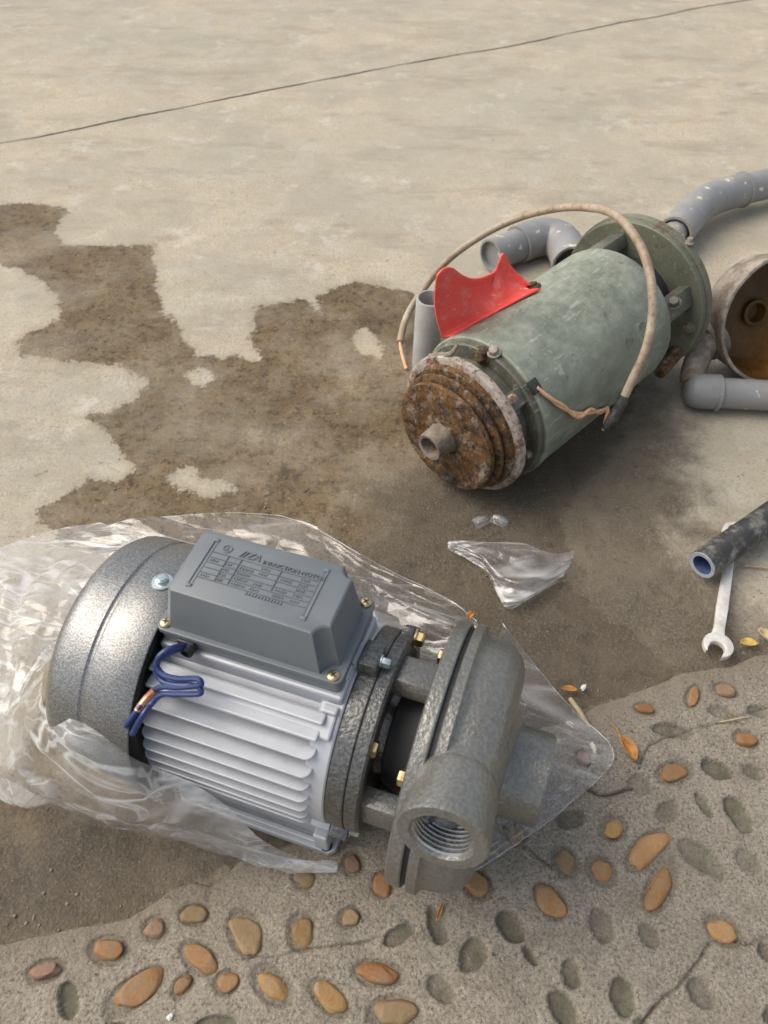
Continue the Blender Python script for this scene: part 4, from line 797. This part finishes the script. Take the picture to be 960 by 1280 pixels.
for k in range(25): q = R(-148 + 296 * k / 24) ; pts.append((.0045 + .0133 * math.cos(q) , .0133 * math.sin(q)))
inner = [(-.0095, .0088), (.004, .0088), (.0085, .0055), (.010, 0), (.0085, -.0055), (.004, -.0088), (-.0095, -.0088)]
pts = [(x, y) for x, y in pts] + [(x * .76, y * .76) for x, y in inner]
rot = Matrix.Rotation(R(-12), 4, 'Z'); m = MB(); m.prism(pts, 0, .0066, .0010, rot); m.build('open_jaw', M['chrome'], sp, 30)
m = MB(); m.lathe([(0, .0066), (0, .0104), (.0012, .0114), (.0062, .0114), (.0075, .0104), (.0075, .0066), (0, .0066)], 40, (L, 0, .001), (0, 0, 1), (1, 0, 0)); m.build('ring_end', M['chrome'], sp, 30)

# ---------------------------------------------------------------- plastic bag and scrap
def ruled(A_, B_, na, nb, amp, sc, seed, bow=0.0, bowv=(0, 0, 0), fold=(1, 1), zmin=.0008, fl=1.3):
    As = spline(A_, 12); Bs = spline(B_, 12); G = np.zeros((na, nb, 3))
    for i in range(na):
        t = i / (na - 1); lp = lambda S: (lambda f: np.array(S[min(int(f), len(S) - 2)].lerp(S[min(int(f), len(S) - 2) + 1], f - min(int(f), len(S) - 2))))(t * (len(S) - 1))
        p = lp(As); q = lp(Bs)
        for j in range(nb):
            s = j / (nb - 1); G[i, j] = p * (1 - s) + q * s; G[i, j] += np.array([bowv[0], bowv[1], bow + bowv[2]]) * math.sin(math.pi * s) * (1 - t ** 3)
    U_, V_ = np.meshgrid(np.linspace(0, 1, na) * fold[0], np.linspace(0, 1, nb) * fold[1], indexing='ij')
    W_ = .35 * fbm(np.stack([U_ * 1.7, V_ * 1.7, U_ * 0 + seed + 2], -1), 2)
    f1 = np.abs(fbm(np.stack([U_ * fl, V_ * sc + W_ * sc, U_ * 0 + seed], -1), 2)); f2 = np.abs(fbm(np.stack([U_ * fl * 2 + V_ * 2, V_ * sc * 2.2 + W_ * sc * 2, U_ * 0 + seed + 5], -1), 2))
    ed = np.minimum(1, .35 + 3 * np.minimum(np.linspace(0, 1, nb), 1))[None, :]
    h = amp * (1.0 - 3.2 * f1) + amp * .35 * (1 - 3 * f2) + amp * .8 * fbm(np.stack([U_ * 2.5, V_ * 2.5, U_ * 0 + seed + 9], -1), 2)
    nx = np.gradient(G, axis=0); ny = np.gradient(G, axis=1); nn = np.cross(nx, ny); nn /= np.linalg.norm(nn, axis=-1, keepdims=True) + 1e-9
    nn *= np.sign(nn[..., 2:3] + 1e-6)
    G = G + nn * h[..., None] * ed[..., None]
    G[..., 2] = np.maximum(G[..., 2], zmin)
    return [[Vector(p) for p in r] for r in G]
bag = empty('plastic_bag', NP.copy(), 'crumpled clear plastic bag spread open under and around the new grey pump', 'bag')
m = MB()
# draped up against the cowl on the viewer's side
top = [(-.300, -.030, .088), (-.2850, -.046, .100), (-.2606, -.069, .115), (-.2140, -.0815, .1425), (-.1803, -.0870, .1320), (-.1530, -.0800, .1040), (-.1270, -.0800, .0840), (-.1019, -.0810, .0390), (-.070, -.0760, .012), (-.050, -.074, .004)]
bot = [(-.350, -.104, .004), (-.326, -.1040, .004), (-.281, -.1050, .004), (-.238, -.0960, .003), (-.196, -.0930, .003), (-.159, -.0860, .003), (-.130, -.0820, .002), (-.110, -.0790, .002), (-.080, -.0755, .002), (-.050, -.0735, .002)]
m.grid(ruled(top, bot, 150, 60, .0060, 3.2, 3, .0, fold=(2.2, 1), bowv=(-.004, -.022, .0)))
# heaped behind the motor's rear end
inn = [(-.300, -.030, .088), (-.286, .000, .086), (-.276, .030, .066), (-.272, .060, .055), (-.262, .090, .050), (-.245, .110, .055)]
outp = [(-.350, -.104, .004), (-.385, -.066, .012), (-.435, -.020, .018), (-.470, .060, .016), (-.440, .120, .016), (-.388, .148, .022)]
m.grid(ruled(inn, outp, 110, 70, .0085, 3.0, 11, .004, fold=(1.6, 1.1)))
m.build('bag_film', M['film_folded'], bag, 0, fix=False); m = MB()
# far side: rises behind the pump
inn = [(-.250, .100, .020), (-.20, .100, .02), (-.12, .098, .02), (-.04, .098, .02), (.03, .10, .02)]
outp = [(-.385, .142, .024), (-.342, .165, .030), (-.26, .198, .034), (-.195, .206, .036), (-.120, .184, .036), (-.036, .165, .034), (-.004, .150, .034)]
m.grid(ruled(inn, outp, 130, 50, .0065, 3.5, 23, .0, fold=(2.4, .8)))
# front end below the inlet
inn = [(-.030, -.066, .0012), (.010, -.050, .0012), (.030, .000, .0012), (.020, .06, .002), (.010, .110, .020)]
outp = [(.004, -.0705, .0016), (.0455, -.041, .0022), (.0985, .024, .004), (.1300, .0800, .006), (.0275, .150, .050)]
outp = [(.004, -.0705, .0016), (.0455, -.041, .0022), (.0700, -.013, .003), (.0985, .024, .004), (.1300, .0800, .006), (.0940, .105, .010), (.055, .128, .024), (.0180, .148, .045)]
inn = [(-.030, -.066, .0012), (.000, -.050, .0012), (.020, -.02, .0012), (.030, .01, .0012), (.030, .050, .0012), (.026, .07, .004), (.02, .09, .01), (.010, .105, .022)]
m.grid(ruled(inn, outp, 90, 46, .0022, 4, 31, .002, fold=(1.4, 1)))
m.build('bag_film', M['film'], bag, 0, fix=False)
# twisted rolled edges of the bag
mm = MB()
for pl, r in (([(-.385, .142, .025), (-.342, .165, .031), (-.26, .198, .035), (-.195, .206, .037), (-.120, .184, .037), (-.036, .165, .035), (-.004, .150, .035)], .0006), ([(.0455, -.041, .003), (.0700, -.013, .004), (.0985, .024, .005), (.1300, .0800, .007), (.0940, .105, .011), (.055, .128, .025), (.0180, .148, .046)], .0005)):
    q = spline(pl, 6); q = [p + Vector((random.uniform(-1, 1), random.uniform(-1, 1), random.uniform(0, 1))) * .0006 for p in q]; mm.tube(q, [r * random.uniform(.3, 1.3) for _ in q], 6, smooth=False)
mm.build('rolled_edge', M['film_scrap'], bag, 0)
# torn scrap
loc = Vector((.13, .455, 0)); sc = empty('plastic_scrap', Matrix.Translation(loc), 'small torn wrinkled piece of clear plastic on the brown soil between both pumps', 'plastic scrap')
A_ = [p - loc for p in map(Vector, ((.0640, .4930, .004), (.0961, .4900, .010), (.1359, .4875, .012), (.1660, .4740, .012), (.1880, .4790, .010)))]
B_ = [p - loc for p in map(Vector, ((.0660, .4900, .002), (.0985, .4620, .004), (.1085, .4300, .004), (.1210, .4150, .004), (.1700, .4470, .004)))]
m = MB(); m.grid(ruled(A_, B_, 60, 40, .0038, 4, 51, .006, fold=(1.3, 1))); m.build('film', M['film_scrap'], sc, 0, fix=False)

# ---------------------------------------------------------------- litter
def leaf(name, x, y, z, ln, wd, an, mat, label, curl=.3, stem=0.0, cat='leaf', tilt=0.0, group=None):
    m = MB(); G = []
    for i in range(9):
        t = i / 8; w_ = wd * math.sin(math.pi * min(1, .06 + t * .92)) ** .8 / 2; row = []
        for j in range(5):
            s = (j - 2) / 2; row.append(Vector((ln * (t - .5), w_ * s + wd * .15 * math.sin(t * 3), curl * wd * (s * s) + curl * ln * .35 * (t - .5) ** 2 + .0006)))
        G.append(row)
    m.grid(G); e = bpy.data.objects.new(name, None); COL.objects.link(e); e.location = (x, y, z); e.rotation_euler = (tilt, 0, an); e.empty_display_size = .01
    tag(e, label, cat, group); o = m.build('blade', mat, e, 0, fix=False); md = o.modifiers.new('t', 'SOLIDIFY'); md.thickness = .0005
    if stem: m = MB(); m.tube([(-ln * .48, 0, .0018), (-ln * .5 - stem * .5, .001, .002), (-ln * .5 - stem, -.001, .0012)], .0007, 6); m.build('stem', mat, e)
    return e
leaf('dry_leaf', .1992, .2754, .001, .022, .011, -1.25, M['leaf_o'], 'curled orange brown leaf with a stalk lying on the pebbled cement', .5, .015)
leaf('dry_leaf', .3337, .3802, -.004, .016, .009, -.11, M['leaf_y'], 'small yellow leaf lying on soil right of the spanner jaw', .3)
leaf('dry_leaf', .3490, .3880, -.004, .014, .010, -1.1, M['straw'], 'pale dried leaf at the right edge next to the yellow leaf', .6)
leaf('dry_leaf', .0395, .1551, -.0010, .013, .003, -2.02, M['leaf_o'], 'thin orange leaf sliver lying in a hollow below the pump outlet', .6)
leaf('dry_leaf', .1620, .3331, -.003, .014, .006, -.13, M['leaf_o'], 'pointed orange leaf bit poking out at the right edge of the bag', .3)
leaf('petal', .0744, .3734, .051, .009, .006, .89, M['leaf_o'], 'tiny orange petal on the bag film above the grey volute', .4, cat='petal')
def stick(name, pts, r, mat, label, cat, n=6):
    o = MB().tube(pts, r, n).build(name, mat, None, 0); return tag(o, label, cat)
stick('straw_strip', [(.1600, .3230, .001), (.1660, .3100, .002), (.1722, .2945, .003)], [.0022, .0026, .0012], M['straw'], 'pale yellow straw strip beside the right edge of the plastic bag', 'straw')
stick('dry_stalk', [(.3560, .4700, -.001), (.370, .4690, -.002), (.395, .4660, -.002)], [.0010, .0013], M['straw'], 'thin tan stalk on the ground behind the spanner at right', 'stalk')
stick('twig', [(.2815, .3010, .0012), (.296, .3035, .0016), (.3110, .3065, .0010)], [.0006, .0008, .0004], M['straw'], 'thin pale twig lying on the pebbled cement at right', 'twig')
def crumb(x, y, z, s, label, mat='crumb'):
    bm = bmesh.new(); bmesh.ops.create_icosphere(bm, subdivisions=2, radius=1)
    P = np.array([v.co[:] for v in bm.verts]); n = fbm(P * 1.7 + x * 91, 2)[:, None]; Q = P * (1 + n) * np.array([s, s * .65, s * .45])
    for v, q in zip(bm.verts, Q): v.co = q
    me = bpy.data.meshes.new('crumb'); bm.to_mesh(me); bm.free(); me.materials.append(M[mat]); o = bpy.data.objects.new('crumb', me); COL.objects.link(o)
    o.location = (x, y, z + s * .3); o.rotation_euler = (0, 0, x * 40); return tag(o, label, 'crumb')
crumb(.1752, .3370, -.005, .0030, 'white crumb on the soil to the right of the bag')
crumb(-.141, .0912, .001, .0024, 'tiny pale crumb on the cement at the bottom left')
for x, y, s, a in ((.1010, .5255, .010, .5), (.1190, .5260, .009, -.6)):
    A2 = [Vector((-s, -s * .5, .001)), Vector((0, -s * .7, .003)), Vector((s, -s * .4, .001))]; B2 = [Vector((-s * .8, s * .5, .002)), Vector((0, s * .6, .004)), Vector((s * .9, s * .4, .001))]
    m = MB(); m.grid(ruled(A2, B2, 20, 14, .002, 3, x * 100, .003)); o = m.build('plastic_shred', M['film_scrap'], None, 0, fix=False); o.location = (x, y, -.001); o.rotation_euler = (0, 0, a)
    tag(o, 'white plastic shred on damp soil beneath the rusted pump end, ' + ('the left one of two' if a > 0 else 'the right one of two'), 'plastic shred', 'plastic shreds on the soil')


# grit and soil crumbs in the seam and on the soil
def grit():
    bm = bmesh.new(); bmesh.ops.create_icosphere(bm, subdivisions=1, radius=1); P = np.array([v.co[:] for v in bm.verts]); F = [[v.index for v in f.verts] for f in bm.faces]; bm.free()
    m = MB()
    for i in range(1500):
        if i < 600: x = random.uniform(-.33, .52); y = float(edge_y(x)) + abs(random.gauss(0, .022)) + .003
        elif i < 1200: x = random.uniform(-.3, .45); y = random.uniform(.24, .62)
        else: x = random.uniform(-.3, .5); y = random.uniform(.06, .34)
        onp = y < float(edge_y(x)) - .003
        if not onp and y < float(edge_y(x)) + .003: continue
        z = .0004 if onp else float(ground_z(np.array(x), np.array(y)))
        s = min(.0016, .0006 * math.exp(random.gauss(0, .45)))
        m.add([(x + p[0] * s * random.uniform(.7, 1.3), y + p[1] * s * random.uniform(.7, 1.3), z + p[2] * s * .7) for p in P], F)
    o = m.build('grit', plain('loose_grit', (.20, .165, .12), .85, 0, .55, 900), None, 0, fix=False); tag(o, 'loose grit and soil crumbs scattered along the pavement edge', 'grit', kind='stuff')
grit()
